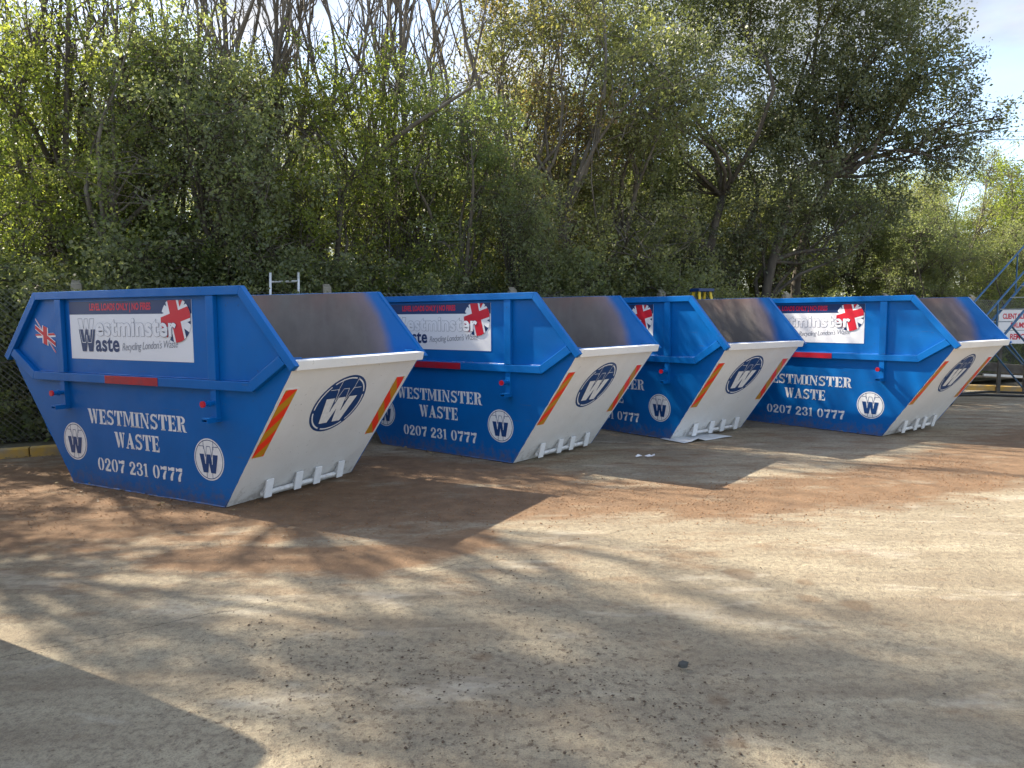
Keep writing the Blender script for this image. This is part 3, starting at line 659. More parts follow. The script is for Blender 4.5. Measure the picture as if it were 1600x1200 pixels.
# ------------------------------------------------------------------ fence
fence = empty('chain_link_fence', (0, 0, 0), label='rusty grey chain link fence on concrete posts behind the skips', cat='fence')
fd = Vector((1, .5, 0)).normalized(); f0 = Vector((-5.34, 9.18, 0))
mb = MB(); mb.box((-.06, -.06, 0), (.06, .06, 2.0)); mb.prism([(-.06, -.06, 2.0), (.06, -.06, 2.0), (.05, .02, 2.06), (-.05, .02, 2.06)], (0, .04, 0)); pme = mb.mesh('post', M['concrete_post'], bevel=.01)
mb = MB(); sp = .075; H = 1.85
k = -int(H/sp)
for i in range(k, int(2.9/sp)+1):
    for sgn in (1, -1):
        a = i*sp; x0, z0_, x1, z1_ = a, .06, a+H, .06+H
        if x0 < 0: z0_ += -x0; x0 = 0
        if x1 > 2.88: z1_ -= x1-2.88; x1 = 2.88
        if x1-x0 < .02: continue
        if sgn < 0: x0, x1 = 2.88-x0, 2.88-x1
        mb.tube([(x0+.06, .004*sgn, z0_), (x1+.06, .004*sgn, z1_)], .0028, 3, caps=False)
for z in (.1, 1.0, 1.9): mb.tube([(.06, 0, z), (2.94, 0, z)], .003, 3, caps=False)
wme = mb.mesh('wire_mesh', M['wire'])
for i in range(-3, 8):
    q = f0+fd*3.0*i
    o = mesh_obj('post', pme, fence); o.location = q+Vector((0, 0, .02)); o.rotation_euler = (0, random.uniform(-.03, .03), math.atan2(fd.y, fd.x))
    if i < 7:
        o = mesh_obj('wire_mesh', wme, fence); o.location = q+Vector((0, 0, .05)); o.rotation_euler = (0, 0, math.atan2(fd.y, fd.x))

# ------------------------------------------------------------------ trees
def leaves(centers, dirs, per, size, tones, spread, rg, up=.35):
    """centers (n,3) twig origins; returns V, F, tone for diamond leaves scattered along twigs"""
    n = len(centers); c = np.repeat(centers, per, 0); d = np.repeat(dirs, per, 0)
    t = rg.random((n*per, 1)); p = c+d*t*spread*1.6+rg.normal(0, spread*.33, (n*per, 3))
    nr = rg.normal(0, 1, (n*per, 3)); nr[:, 2] += up*1.5; nr /= np.linalg.norm(nr, axis=1, keepdims=True)
    a = rg.normal(0, 1, (n*per, 3)); a[:, 2] -= .4; a -= nr*np.sum(a*nr, 1, keepdims=True); a /= np.linalg.norm(a, axis=1, keepdims=True)
    b = np.cross(nr, a); s = size*(.5+.95*rg.random((n*per, 1))**1.3)
    V = np.stack([p-a*s*.5, p+b*s*.33+nr*s*.08, p+a*s*.5, p-b*s*.33+nr*s*.08], 1).reshape(-1, 3)
    F = np.arange(len(V)).reshape(-1, 4)
    tn = np.clip(np.repeat(tones, per)+rg.normal(0, .17, n*per), 0, 1)
    return V, F, tn
def curve_pts(p, q, k, jit, sag, rg):
    p = np.array(p, float); q = np.array(q, float); l = np.linalg.norm(q-p); o = []
    off = rg.normal(0, 1, (3,))*jit*l; off2 = rg.normal(0, 1, (3,))*jit*l*.5
    for i in range(k+1):
        t = i/k; o.append(p*(1-t)+q*t+off*math.sin(math.pi*t)+off2*math.sin(2*math.pi*t)+np.array([0, 0, sag*l*math.sin(math.pi*t)]))
    return o
def make_tree(seed, lobes, stems, nclust, per, size, leaf, bark='bark', trunk_r=.11, spread=.16, base=(0, 0, 0), bare=0, hollow=.25):
    """lobes: (x,y,z,rx,ry,rz); stems: list of (x,y) foot offsets. returns (trunk mesh, crown mesh)"""
    rg = np.random.default_rng(seed); mb = MB(); lob = np.array(lobes, float)
    vol = lob[:, 3]*lob[:, 4]*lob[:, 5]; pr_ = vol**.75; pr_ /= pr_.sum(); cnt = np.maximum(3, (pr_*nclust).astype(int))
    C = []; D = []; T = []
    # limbs
    forks = []
    for (sx_, sy_, fx, fy_, fz) in stems:
        pts = curve_pts((sx_, sy_, -.1), (fx, fy_, fz), 7, .05, 0, rg)
        rad = np.linspace(trunk_r, trunk_r*.62, 8); rad[0] *= 1.25; mb.tube(pts, rad, 8); forks.append((np.array((fx, fy_, fz)), pts))
    for li, l in enumerate(lob):
        c = l[:3]; dist = [np.linalg.norm(c-f[0])+(3 if c[2] < f[0][2]-.3 else 0) for f in forks]; f = forks[int(np.argmin(dist))]
        st = f[0] if c[2] > f[0][2] else np.array(f[1][random.randint(3, 5)])
        lm = curve_pts(st, c, 6, .09, .05, rg); r0 = trunk_r*rg.uniform(.30, .5); mb.tube(lm, np.linspace(r0, r0*.3, 7), 5, caps=False)
        n = cnt[li]; u = rg.normal(0, 1, (n, 3)); u /= np.linalg.norm(u, axis=1, keepdims=True)
        rr = (hollow+(1-hollow)*rg.random((n, 1)))**.6*(1+.22*rg.normal(0, 1, (n, 1)))
        p = c+u*rr*l[3:6]
        nb = max(2, n//5); pick = rg.integers(0, nb, n); p = p[pick]+rg.normal(0, .11, (n, 3)); u = u[pick]
        C.append(p); dd = u+rg.normal(0, .5, (n, 3)); dd[:, 2] -= .1; dd /= np.linalg.norm(dd, axis=1, keepdims=True); D.append(dd)
        T.append(np.full(n, rg.uniform(.25, .7))+rg.normal(0, .1, n)+.12*u[:, 2])
        for k in range(min(n, 9)):
            a = lm[rg.integers(3, 7)]; e = p[k]+dd[k]*.15; r1 = r0*.28
            mb.tube(curve_pts(a, e, 3, .1, .04, rg), [r1, r1*.8, r1*.6, r1*.35], 3, caps=False)
        for k in range(9, min(n, 26)):
            j = rg.integers(0, 9); a = p[j] if j < n else c; e = p[k]
            mb.tube(curve_pts(a, e, 2, .1, .04, rg), [.007, .006, .003], 3, caps=False)
    C = np.concatenate(C); D = np.concatenate(D); T = np.concatenate(T)
    V, F, tn = leaves(C, D, per, size, T, spread, rg)
    for _ in range(bare):                                   # bare upright shoots
        f = forks[rg.integers(0, len(forks))][0]; l = lob[rg.integers(0, len(lob))]
        a = l[:3]+rg.normal(0, .3, 3); e = a+np.array([rg.normal(0, .5), rg.normal(0, .5), rg.uniform(1.2, 2.6)])
        mb.tube(curve_pts(a, e, 5, .05, 0, rg), np.linspace(.022, .005, 6), 4, caps=False)
        for _k in range(4):
            t = rg.uniform(.3, .9); s_ = a+(e-a)*t; mb.tube(curve_pts(s_, s_+np.array([rg.normal(0, .3), rg.normal(0, .3), rg.uniform(.2, .8)]), 3, .06, 0, rg), [.009, .007, .005, .003], 3, caps=False)
    return mb.mesh('trunk', M[bark], smooth=True), np_mesh('crown', V, F, [M[leaf]], [('tone', 'FACE', tn)])
def auto_lobes(seed, H, rx, ry, z0, n, r0=.55, r1=.95, top=.7):
    rg = np.random.default_rng(seed); o = []
    for i in range(n):
        z = z0+(H-z0-.4)*(i+.5)/n; f = 1 if z < H*top else max(.25, 1-((z-H*top)/(H*(1-top)))**1.5*.8)
        a = rg.uniform(0, 2*math.pi); rr = math.sqrt(rg.random())
        r = rg.uniform(r0, r1); o.append((rx*f*rr*math.cos(a), ry*f*rr*math.sin(a), z, r*1.1, r*1.1, r*.8))
    return o
def plant(name, label, loc, rz, meshes, sc=1, group=None, cat='tree', leafmat=None):
    t = empty(name, loc, rz, label=label, cat=cat, group=group); t.scale = (sc, sc, sc)
    mesh_obj('trunk', meshes[0], t); mesh_obj('crown', meshes[1], t); return t
def remat(me, m):
    c = me.copy(); c.materials.clear(); c.materials.append(M[m]); return c
STEM = lambda H, sp_: [(0, 0, .1*sp_, 0, H*.30), (.15, .1, .6*sp_, .3, H*.38), (-.1, 0, -.6*sp_, -.2, H*.42)]
# prototypes
pA = make_tree(11, auto_lobes(11, 6.9, 1.6, 1.2, .9, 26), STEM(6.9, 1), 3500, 14, .056, 'leaf_mid')
pB = make_tree(12, auto_lobes(12, 7.1, 1.8, 1.3, 1.2, 24, .5, .9), STEM(7.1, 1.2), 2700, 14, .058, 'leaf_yellow', 'bark_dark', bare=10)
pC = make_tree(13, auto_lobes(13, 6.0, 1.7, 1.2, .6, 26), STEM(6.0, 1), 3700, 14, .056, 'leaf_dark', 'bark_dark')
pD = make_tree(14, auto_lobes(14, 7.8, 1.5, 1.2, 1.6, 22, .45, .8), STEM(7.8, .8), 2400, 14, .054, 'leaf_rust', bare=8)
pE = make_tree(15, auto_lobes(15, 7.4, 1.9, 1.4, .8, 28), STEM(7.4, 1.1), 3400, 14, .056, 'leaf_olive')
pBush = make_tree(16, auto_lobes(16, 2.7, 1.2, .8, .35, 14, .4, .65, .9), [(0, 0, 0, 0, .8), (.2, 0, .5, .1, 1.0), (-.2, 0, -.5, .1, .9)], 2000, 13, .056, 'leaf_dark', 'bark_dark', trunk_r=.04)
# bare dead tree: upright whips
def bare_tree(seed, H, spr, n):
    rg = np.random.default_rng(seed); mb = MB()
    f = np.array((0, 0, H*.28)); mb.tube(curve_pts((0, 0, -.1), f, 5, .04, 0, rg), np.linspace(.15, .10, 6), 8)
    for i in range(n):
        a = f+np.array([0, 0, rg.uniform(-.8, .6)]); e = np.array([rg.normal(0, spr), rg.normal(0, spr*.6), H*rg.uniform(.75, 1.08)])
        pts = curve_pts(a, e, 9, .06, -.03, rg); mb.tube(pts, np.linspace(.055, .008, 10), 5, caps=False)
        for k in range(9):
            j = rg.integers(3, 9); s_ = np.array(pts[j]); e2 = s_+np.array([rg.normal(0, .35), rg.normal(0, .3), rg.uniform(.5, 1.5)])
            p2 = curve_pts(s_, e2, 4, .07, 0, rg); mb.tube(p2, np.linspace(.018, .005, 5), 4, caps=False)
            for q in range(3):
                s3 = np.array(p2[rg.integers(1, 4)]); mb.tube(curve_pts(s3, s3+np.array([rg.normal(0, .2), rg.normal(0, .2), rg.uniform(.15, .6)]), 2, .06, 0, rg), [.007, .005, .003], 3, caps=False)
    return mb
def xy(px, off=1.5):      # a place behind the fence seen at this column of the photograph
    k_ = (px-800)/1145.5; x = (11.85+off)*k_/(1-.5*k_); return (x, .5*x+11.85+off, .1)

plant('field_maple', 'pale yellow green tree with dark leaning branches at the left edge of the photo', xy(40, 1.9), .4, pB, .84)
plant('hawthorn_tree', 'dense mid green tree filling the view above the left part of the nearest skip', xy(215, 1.5), 1.1, pA, .86)
plant('elm_tree', 'dark green thicket tree behind the right half of the nearest skip', xy(330, 1.8), 2.0, pC, .95)
plant('elm_tree', 'olive green tree above the aluminium ladder, bare branches behind its top', xy(420, 2.4), 3.3, pE, .78)
plant('field_maple', 'bright yellow green tree lit from behind, above the gap between the two nearest skips', xy(560, 1.8), 4.0, pB, .82)
plant('hawthorn_tree', 'mid green tree with a long slanting branch above the second skip', xy(690, 1.6), 5.2, pA, .80)
plant('ash_tree', 'tall thin tree with reddish brown dying leaves above the second skip', xy(820, 2.6), 1.0, pD, 1.12)
plant('elm_tree', 'grey olive tree left of the large dark hawthorn', xy(930, 1.8), .2, pE, 1.08)
plant('elm_tree', 'low dark green tree under the right side of the reddish tree', xy(800, 1.3), 1.6, pC, .72)

# the large dark tree on the right, lobes read from its outline
def wpt(px, py, y): return ((px-800)/1145.5*y, y, 1.58+(497-py)/1145.5*y)
spec = [(960,60,1.0),(1040,20,1.1),(1130,-20,1.2),(1230,-30,1.2),(1330,-10,1.1),(1400,30,.75),(1440,80,.5),(980,170,1.0),(1060,130,1.1),(1150,90,1.2),(1250,90,1.2),(1350,95,1.1),(1430,140,.8),(1010,250,.9),(1090,220,.85),
        (1190,195,1.0),(1290,185,1.05),(1380,190,.9),(1450,205,.65),(1495,172,.36),(1485,232,.45),(1530,198,.28),(1558,212,.14),(1240,265,.7),(1330,260,.75),(1410,262,.6),(1475,265,.4),(1050,300,.7),(1120,300,.6),(1000,340,.7),(1010,400,.7),(1070,370,.6),(1150,400,.45),(1210,320,.5),(1260,350,.35),(1330,340,.45),(960,400,.7),(1100,420,.6),(1180,360,.7),(1280,330,.6),(1040,440,.5),(1230,420,.45),(1310,390,.5),(1380,330,.55),(1160,260,.9),(1230,200,.9),(1340,170,.9),(1490,120,.22)]
rgx = np.random.default_rng(5)
bx, by, _ = wpt(1180, 620, 16.2)
lobs = []
for px, py, r in spec:
    y = 16.2+rgx.uniform(-1.2, 1.2)*min(1, r); p = wpt(px, py, y); lobs.append((p[0]-bx, p[1]-by, p[2]-.1, r*1.05, r*1.05, r*.8))
f1 = wpt(1290, 290, 16.3); f2 = wpt(1230, 330, 16.0); f3 = wpt(1125, 320, 16.4); f4 = wpt(1175, 300, 16.8)
big = make_tree(21, lobs, [(.25, 0, f1[0]-bx, f1[1]-by, f1[2]), (-.1, .1, f2[0]-bx, f2[1]-by, f2[2]), (-.7, .2, f3[0]-bx, f3[1]-by, f3[2]), (-.35, .3, f4[0]-bx, f4[1]-by, f4[2]-.6)], 12500, 15, .063, 'leaf_haw', 'bark_dark', trunk_r=.13, spread=.2)
plant('hawthorn_tree', 'large dark spreading tree with several leaning trunks behind the two farther skips', (bx, by, .1), 0, big)
plant('elm_tree', 'rounded green tree on the right edge, lower than the large dark tree', (11.4, 20.5, .1), 2.2, (pA[0], remat(pA[1], 'leaf_olive')), .80)
plant('field_maple', 'yellowish tree at the right edge behind the blue steps', (14.6, 20.8, .1), .9, pB, .84)
plant('hawthorn_tree', 'dark bushy tree behind the farthest skip, left of the blue steps', (10.2, 18.9, .1), 4.1, pC, .72)
plant('hawthorn_tree', 'dark bushy tree behind the handrails of the blue steps', (12.9, 18.6, .1), 3.0, pC, .62)
# bare branches
plant_ = [('dead_tree', 'leafless grey tree of upright whips above the olive tree', xy(415, 2.6), 31, 8.8, .9, 20),
          ('dead_tree', 'leafless tree with fanned dark branches against the bright cloud, above the second skip', xy(640, 2.4), 32, 8.8, 1.0, 24),
          ('dead_tree', 'half bare tree with thin dark leaning stems in the upper left corner', xy(110, 2.4), 33, 7.8, 1.3, 14),
          ('dead_tree', 'leafless tree with arching twigs against the sky, left of the olive tree', xy(270, 2.8), 34, 8.2, 1.3, 16)]
for nm, lb, lc, sd, H_, sp_, n_ in plant_:
    t = empty(nm, lc, 0, label=lb, cat='tree'); bare_tree(sd, H_, sp_, n_).build('trunk', M['bark'] if sd != 33 else M['bark_dark'], t, smooth=True)
# slanting pale branch across the middle tree
tm = [o for o in bpy.data.objects if o.get('label', '').startswith('mid green tree with a long slanting')][0]
mb = MB(); rgb = np.random.default_rng(9); q0 = Vector(wpt(575, 262, 12.4)); q1 = Vector(wpt(650, 205, 12.0)); q2 = Vector(wpt(735, 152, 11.7)); q3 = Vector(wpt(770, 128, 11.6))
mb.tube([Vector(wpt(560, 400, 13.0)), Vector(wpt(563, 320, 12.8)), q0, q1, q2, q3], [.075, .065, .05, .04, .02, .008], 7)
for j_, (a_, b_) in enumerate(((q0, q1), (q1, q2), (q1, q2), (q2, q3))):
    s_ = a_.lerp(b_, .5); mb.tube(curve_pts(s_, s_+Vector((.45-.2*(j_ % 2), rgb.normal(0, .2), .35+.2*(j_ % 2))), 4, .08, 0, rgb), [.018, .014, .010, .007, .004], 5)
o = mb.build('branch', M['bark'], tm, smooth=True); o.matrix_parent_inverse = (Matrix.Translation(tm.location) @ Matrix.Rotation(tm.rotation_euler.z, 4, 'Z') @ Matrix.Scale(tm.scale.x, 4)).inverted()
# bushes at the fence
BL = ['dark bush at the left edge behind the fence', 'dark bush behind the left end of the nearest skip', 'dark ivy covered bush behind the sign of the nearest skip', 'dark bush behind the right end of the nearest skip',
      'dark bush right of the aluminium ladder', 'dark bush behind the sign of the second skip', 'dark bush behind the right end of the second skip', 'dark bush between the second and third skips', 'dark bush behind the yellow stepladder',
      'dark bush under the leaning trunks', 'low bush behind the sign of the farthest skip', 'low bush behind the right end of the farthest skip', 'low bush behind the blue steps', 'low bush behind the red lettered sign']
for i, lb in enumerate(BL):
    px = [-60, 70, 190, 310, 430, 540, 650, 770, 890, 1010, 1130, 1260, 1390, 1520][i]
    x, y, z = xy(px, .95+.35*(i % 2)); sc_ = random.uniform(.85, 1.1) if i < 10 else random.uniform(.6, .8)
    plant('bush', lb, (x, y, z), random.uniform(0, 6), pBush, sc_, cat='bush')
# back row
g = 'trees of the back row'; lb = 'tree of the back row, seen only through gaps between the front trees'
protos = [pC, pA, pE, pA, pC, pE]
for i, px in enumerate(range(-120, 1560, 118)):
    k_ = 4.2+(i % 3)*.9; x, y, z = xy(px, k_)
    hmax = {0: .86, 1: .80, 2: .92}[i % 3]
    plant('woodland_tree', lb, (x, y, z), i*1.3, protos[i % 6], hmax*(.86 if px < 620 else 1.08), group=g)
for i, px in enumerate(range(40, 1700, 170)):
    x, y, z = xy(px, 8+(i % 2)*1.5); plant('woodland_tree', lb, (x, y, z), i*2.1, protos[(i+2) % 6], .74 if px < 700 else .92, group=g)
for i, px in enumerate(range(960, 1660, 62)):
    x, y, z = xy(px, 5.6+(i % 2)*1.3); plant('woodland_tree', lb, (x, y, z), i*1.7, [(pA[0], remat(pA[1], 'leaf_yellow')), pB, pE][i % 3], [.80, .74, .70][i % 3], group=g)
# unseen trees left of the frame, crowns shaped so their shade dapples the yard
shade = [(-.17,3.85,.30),(.20,3.72,.34),(.55,3.62,.36),(.98,3.50,.34),(1.40,3.38,.34),(1.78,3.26,.34),(2.2,3.05,.34),(2.6,2.95,.36),(3.1,2.85,.36),
    (.13,2.98,.42),(.52,2.92,.42),(.90,2.86,.42),(1.30,2.76,.40),(1.65,2.60,.42),(1.95,2.45,.4),(-.30,3.10,.38),(-.62,2.78,.22),(-.06,2.66,.32),(.45,2.48,.22),(2.4,2.4,.4),
    (-1.83,3.85,.26),(-2.3,3.86,.24),(-1.35,3.20,.26),(-1.95,3.42,.22),(-.85,3.68,.30),(-.50,3.52,.30),(-1.25,4.40,.22),(-1.80,4.45,.24),(-.80,4.30,.20),
    (-4.0,5.9,.62),(-3.1,5.55,.52),(-2.35,5.55,.36),(-3.2,4.95,.38),(-2.9,6.15,.34),(-4.9,6.9,.75),(-3.9,4.9,.5),(-5.2,6.0,.6),(-2.5,4.75,.3),(-4.6,8.0,.7),(-5.6,8.6,.8),(-3.6,6.9,.4)]
rgt = np.random.default_rng(61); G1, G2 = [], []; b1, b2 = (-10.3, 7.7), (-9.8, 9.9)
for (x, y, r_) in shade:
    for q in range(2):
        xt = -10.1+rgt.uniform(-1.1, 1.1); z = (x-xt)/.945; ly = y+.53*z; j_ = rgt.normal(0, r_*.35, 2); rr_ = r_*rgt.uniform(.6, .86)
        (G1 if ly < 8.9 else G2).append((xt+j_[0]-(b1 if ly < 8.9 else b2)[0], ly+j_[1]-(b1 if ly < 8.9 else b2)[1], z, rr_, rr_, rr_*.8))
kw = dict(leaf='leaf_mid', bark='bark', trunk_r=.075, spread=.15)
t1 = make_tree(41, G1, [(0, 0, .2, 0, 4.8), (.2, 0, .8, .3, 6.5), (-.2, 0, -.7, -.2, 6)], 950, 11, .075, **kw)
t2 = make_tree(42, G2, [(0, 0, 0, .1, 6.5), (.2, 0, .4, .3, 8.0)], 780, 11, .075, **kw)
plant('ash_tree', 'unseen tall tree left of the view, nearest to the row of skips', (*b1, 0), 0, t1)
plant('ash_tree', 'unseen tallest tree left of the view, behind the fence line', (*b2, 0), 0, t2)
plant('ash_tree', 'unseen tree left of the view, farthest from the skips', (-16.2, 5.0, 0), 1.2, t1)

# ------------------------------------------------------------------ ladder, stepladder, steps, sign
lad = empty('ladder', (0, 0, 0), label='silver aluminium ladder leaning on the fence behind the nearest skip', cat='ladder')
tL, tR = Vector((-3.28, 10.06, 2.205)), Vector((-2.945, 10.22, 2.225)); bo = Vector((.13, -.62, 0))
bL = Vector((tL.x, tL.y, 0))+bo; bR = Vector((tR.x, tR.y, 0))+bo
for a, c in ((tL, bL), (tR, bR)):
    d = (a-c).normalized(); sx_ = Vector((.9, .44, 0))*.014; sy_ = d.cross(Vector((.9, .44, 0))).normalized()*.03
    mb = MB(); mb.prism([a-sx_-sy_, a+sx_-sy_, a+sx_+sy_, a-sx_+sy_], c-a); mb.build('stile', M['alu'], lad)
for k in range(8):
    f = .055+k*.118; mb = MB(); mb.tube([tL.lerp(bL, f), tR.lerp(bR, f)], .016, 8); mb.build('rung', M['alu'], lad)
st = empty('stepladder', (3.28, 12.72, 0), .46, label='yellow stepladder with dark blue top standing behind the third skip', cat='stepladder')
mb = MB(); mb.box((-.17, -.12, 2.02), (.17, .12, 2.075)); mb.build('top_cap', M['navy'], st, bevel=.01)
for s1 in (-1, 1):
    for s2 in (-1, 1):
        mb = MB(); mb.prism([(s1*.12-.022, s2*.07-.012, 2.02), (s1*.12+.022, s2*.07-.012, 2.02), (s1*.12+.022, s2*.07+.012, 2.02), (s1*.12-.022, s2*.07+.012, 2.02)], (s1*.14, s2*.38, -2.02)); mb.build('leg', M['yellow'], st)
for k in range(6):
    z = .3+k*.28; f = 1-z/2.02; mb = MB(); mb.box((-.12-.14*f, -.07-.38*f-.05, z), (.12+.14*f, -.07-.38*f+.03, z+.025)); mb.build('tread', M['yellow'], st)

steps = empty('mobile_steps', (0, 0, 0), label='blue tubular mobile steps with handrails at the right edge', cat='steps')
U = Vector((.85, .53, 0)); WV = Vector((.53, -.85, 0))*.42; P0 = Vector((7.45, 13.2, 0)); QM = 5.0; SL = .62
at_ = lambda q, side_, h=0: P0+U*q+WV*side_+Vector((0, 0, q*SL+h))
for s_ in (0, 1):
    mb = MB(); mb.tube([at_(0, s_, .05), at_(QM, s_, .05)], .024, 8); mb.build('stringer', M['steelblue'], steps)
    mb = MB(); mb.tube([at_(.25, s_, .05), at_(.25, s_, .62), at_(.5, s_, .85), at_(QM, s_, .85), at_(QM, s_, .85)+U*.25, at_(QM, s_, .85)+U*1.0], .019, 8); mb.build('handrail', M['steelblue'], steps)
    for q in (1.6, 3.2, 4.6):
        mb = MB(); mb.tube([at_(q, s_, .05), at_(q, s_, .85)], .014, 6); mb.build('baluster', M['steelblue'], steps)
    top = at_(QM, s_, .05); ft = P0+U*(QM+.9)+WV*s_
    mb = MB(); mb.tube([top, (top.x, top.y, .1)], .022, 8); mb.build('rear_leg', M['steelblue'], steps)
    mb = MB(); mb.tube([at_(2.2, s_, .0), P0+U*4.1+WV*s_+Vector((0, 0, .35))], .018, 8); mb.build('brace', M['steelblue'], steps)
    mb = MB(); mb.tube([at_(1.9, s_, .0), P0+U*3.8+WV*s_+Vector((0, 0, .05))], .018, 8); mb.build('brace', M['steelblue'], steps)
    for q in (0.1, QM):
        c = P0+U*q+WV*s_; mb = MB(); mb.tube([c+WV*.04+Vector((0, 0, .07)), c-WV*.04+Vector((0, 0, .07))], .07, 12); mb.build('castor', M['rubber'], steps)
for k in range(1, 13):
    q = k*QM/13; a, c = at_(q, 0, .05), at_(q, 1, .05); mb = MB(); mb.prism([a-U*.09, c-U*.09, c+U*.09, a+U*.09], (0, 0, -.02)); mb.build('tread', M['alu'], steps)

sg = empty('notice_sign', (10.22, 14.9, 0), -.12, label='white notice board with red lettering behind the blue steps', cat='sign')
mb = MB(); mb.box((-.33, 0, 1.02), (.33, .02, 1.70)); bd_ = mb.build('board', M['vinyl'], sg)
for x in (-.25, .25):
    mb = MB(); mb.box((x-.03, .022, 0), (x+.03, .07, 1.76)); mb.build('post', M['timber_dark'], sg)
for txt, bx_ in (('CLIENT CLIP TO', (-.26, .31, 1.52, 1.63)), ('DRUMS', (-.10, .17, 1.34, 1.45)), ('REMOVE', (-.10, .30, 1.10, 1.22))):
    lt, _ = font_polys(txt, *bx_, offset=.03, space=.92); print_obj('lettering', [(lt, 0)], lambda a, b_, e: (a, -e, b_), bd_, [M['redtxt']])
mb = MB(); mb.box((-.22, -.003, 1.285), (.2, 0, 1.292)); mb.build('rule_line', M['rubber'], bd_)

# ------------------------------------------------------------------ timber, hose, sheet, litter, stone
rt_ = random.Random(4)
def beam(name, p, q, w_, h_, m, label):
    p, q = Vector(p), Vector(q); d = (q-p); n_ = d.cross(Vector((0, 0, 1))).normalized()*w_/2; u_ = Vector((0, 0, h_/2))
    c = (p+q)/2; mb = MB(); mb.prism([p-c-n_-u_, p-c+n_-u_, p-c+n_+u_, p-c-n_+u_], d); o = mb.build(name, M[m], None, bevel=.006, label=label, cat='timber', group='old timbers dumped behind the right kerb'); o.location = c
beam('timber_beam', (10.9, 17.0, .42), (13.2, 16.0, .25), .16, .20, 'timber_dark', 'dark square timber beam on top of the pile at the right edge')
beam('timber_plank', (10.2, 16.9, .2), (13.0, 16.6, .17), .14, .04, 'timber', 'pale plank lying lowest in the timber pile')
beam('timber_plank', (9.9, 17.2, .26), (12.0, 17.0, .23), .12, .04, 'timber', 'brownish plank behind the lowest plank')
beam('timber_plank', (10.0, 17.5, .32), (12.8, 16.9, .31), .13, .05, 'timber', 'long plank under the dark beam')
beam('timber_plank', (9.6, 17.3, .70), (11.0, 17.35, .68), .05, .10, 'yellow', 'short yellow painted board behind the farthest skip')
beam('timber_plank', (10.7, 16.6, .25), (12.9, 15.9, .16), .09, .05, 'alu', 'grey slat leaning below the dark beam')
for nm, pts, lb_ in (('hose', [(9.0, 14.7, .02), (9.9, 15.1, .02), (10.8, 14.8, .02), (12.4, 14.2, .02)], 'black hose on the ground before the right kerb, farther of two'), ('hose', [(8.4, 14.3, .02), (9.3, 14.5, .02), (10.4, 14.15, .02), (12.0, 13.7, .02)], 'black hose on the ground before the right kerb, nearer of two')):
    cv = []
    for i in range(len(pts)-1):
        for t in np.linspace(0, 1, 8)[:-1]: cv.append(Vector(pts[i]).lerp(Vector(pts[i+1]), t)+Vector((0, .05*math.sin(3*(i+t)), 0)))
    mb = MB(); mb.tube(cv, .022, 8); mb.build(nm, M['hose'], None, smooth=True, label=lb_, cat='hose')
# sheet under third skip
V = []; nxs, nys = 14, 6
c00, c10, c11, c01 = Vector((1.93, 9.46, 0)), Vector((2.16, 9.12, 0)), Vector((2.92, 9.62, 0)), Vector((2.6, 9.95, 0))
for j in range(nys+1):
    for i in range(nxs+1):
        u, v_ = i/nxs, j/nys; p = (c00*(1-u)+c01*u)*(1-v_)+(c10*(1-u)+c11*u)*v_
        V.append((p.x, p.y, .006+.035*max(0, 1-abs(u-.28)/.14)*v_**2+.004*math.sin(9*u)))
idx = np.arange(len(V)).reshape(nys+1, nxs+1); F = np.stack([idx[:-1, :-1], idx[:-1, 1:], idx[1:, 1:], idx[1:, :-1]], -1).reshape(-1, 4)
o = mesh_obj('sheet', np_mesh('sheet', np.array(V), F, [M['sheet']]), None, label='pale thin sheet with a buckled edge lying under the corner of the third skip', cat='sheet')
md = o.modifiers.new('s', 'SOLIDIFY'); md.thickness = .003
def rock(name, loc, r, m, seed, **k):
    bm = bmesh.new(); bmesh.ops.create_icosphere(bm, subdivisions=1, radius=r); rr = random.Random(seed)
    for v in bm.verts: v.co *= rr.uniform(.7, 1.3); v.co.z *= .85
    me = bpy.data.meshes.new(name); bm.to_mesh(me); bm.free(); me.materials.append(m); o = mesh_obj(name, me, None, **k); o.location = loc; return o
rock('stone', (.766, 3.19, .018), .024, M['stone'], 3, label='single dark stone on the sunlit concrete in the foreground', cat='stone')
mb = MB(); rr = random.Random(8)
for k in range(7):
    a = Vector((rr.uniform(-.1, .1), rr.uniform(-.03, .03), .012)); mb.poly([a, a+Vector((rr.uniform(.03, .07), rr.uniform(-.02, .02), rr.uniform(0, .02))), a+Vector((rr.uniform(.02, .05), rr.uniform(.02, .04), rr.uniform(0, .03))), a+Vector((-.01, .03, .004))])
o = mb.build('crumpled_paper', M['vinyl'], None, label='scrap of crumpled white paper in the shadow of the second skip', cat='litter'); o.location = (1.50, 8.2, 0)

# loose crumbs and grit
def crumbs(name, n, pos, smin, smax, m):
    rg = np.random.default_rng(17+n); s = rg.uniform(smin, smax, (n, 1, 1))*rg.uniform(.5, 1, (n, 1, 1))
    base_ = np.array([(1,0,0),(0,1,0),(-1,0,0),(0,-1,0),(0,0,.6),(0,0,-.5)]); fc = np.array([(0,1,4),(1,2,4),(2,3,4),(3,0,4),(1,0,5),(2,1,5),(3,2,5),(0,3,5)])
    v = base_[None]*s*rg.uniform(.5, 1.3, (n, 6, 1)); a = rg.uniform(0, 6.28, n); c, s_ = np.cos(a)[:, None], np.sin(a)[:, None]
    v = np.stack([v[..., 0]*c-v[..., 1]*s_, v[..., 0]*s_+v[..., 1]*c, v[..., 2]], -1); v += pos(rg, n)[:, None, :]
    F = (fc[None]+6*np.arange(n)[:, None, None]).reshape(-1, 3)
    return mesh_obj(name, np_mesh(name, v.reshape(-1, 3), F, [m]), None, kind='stuff')
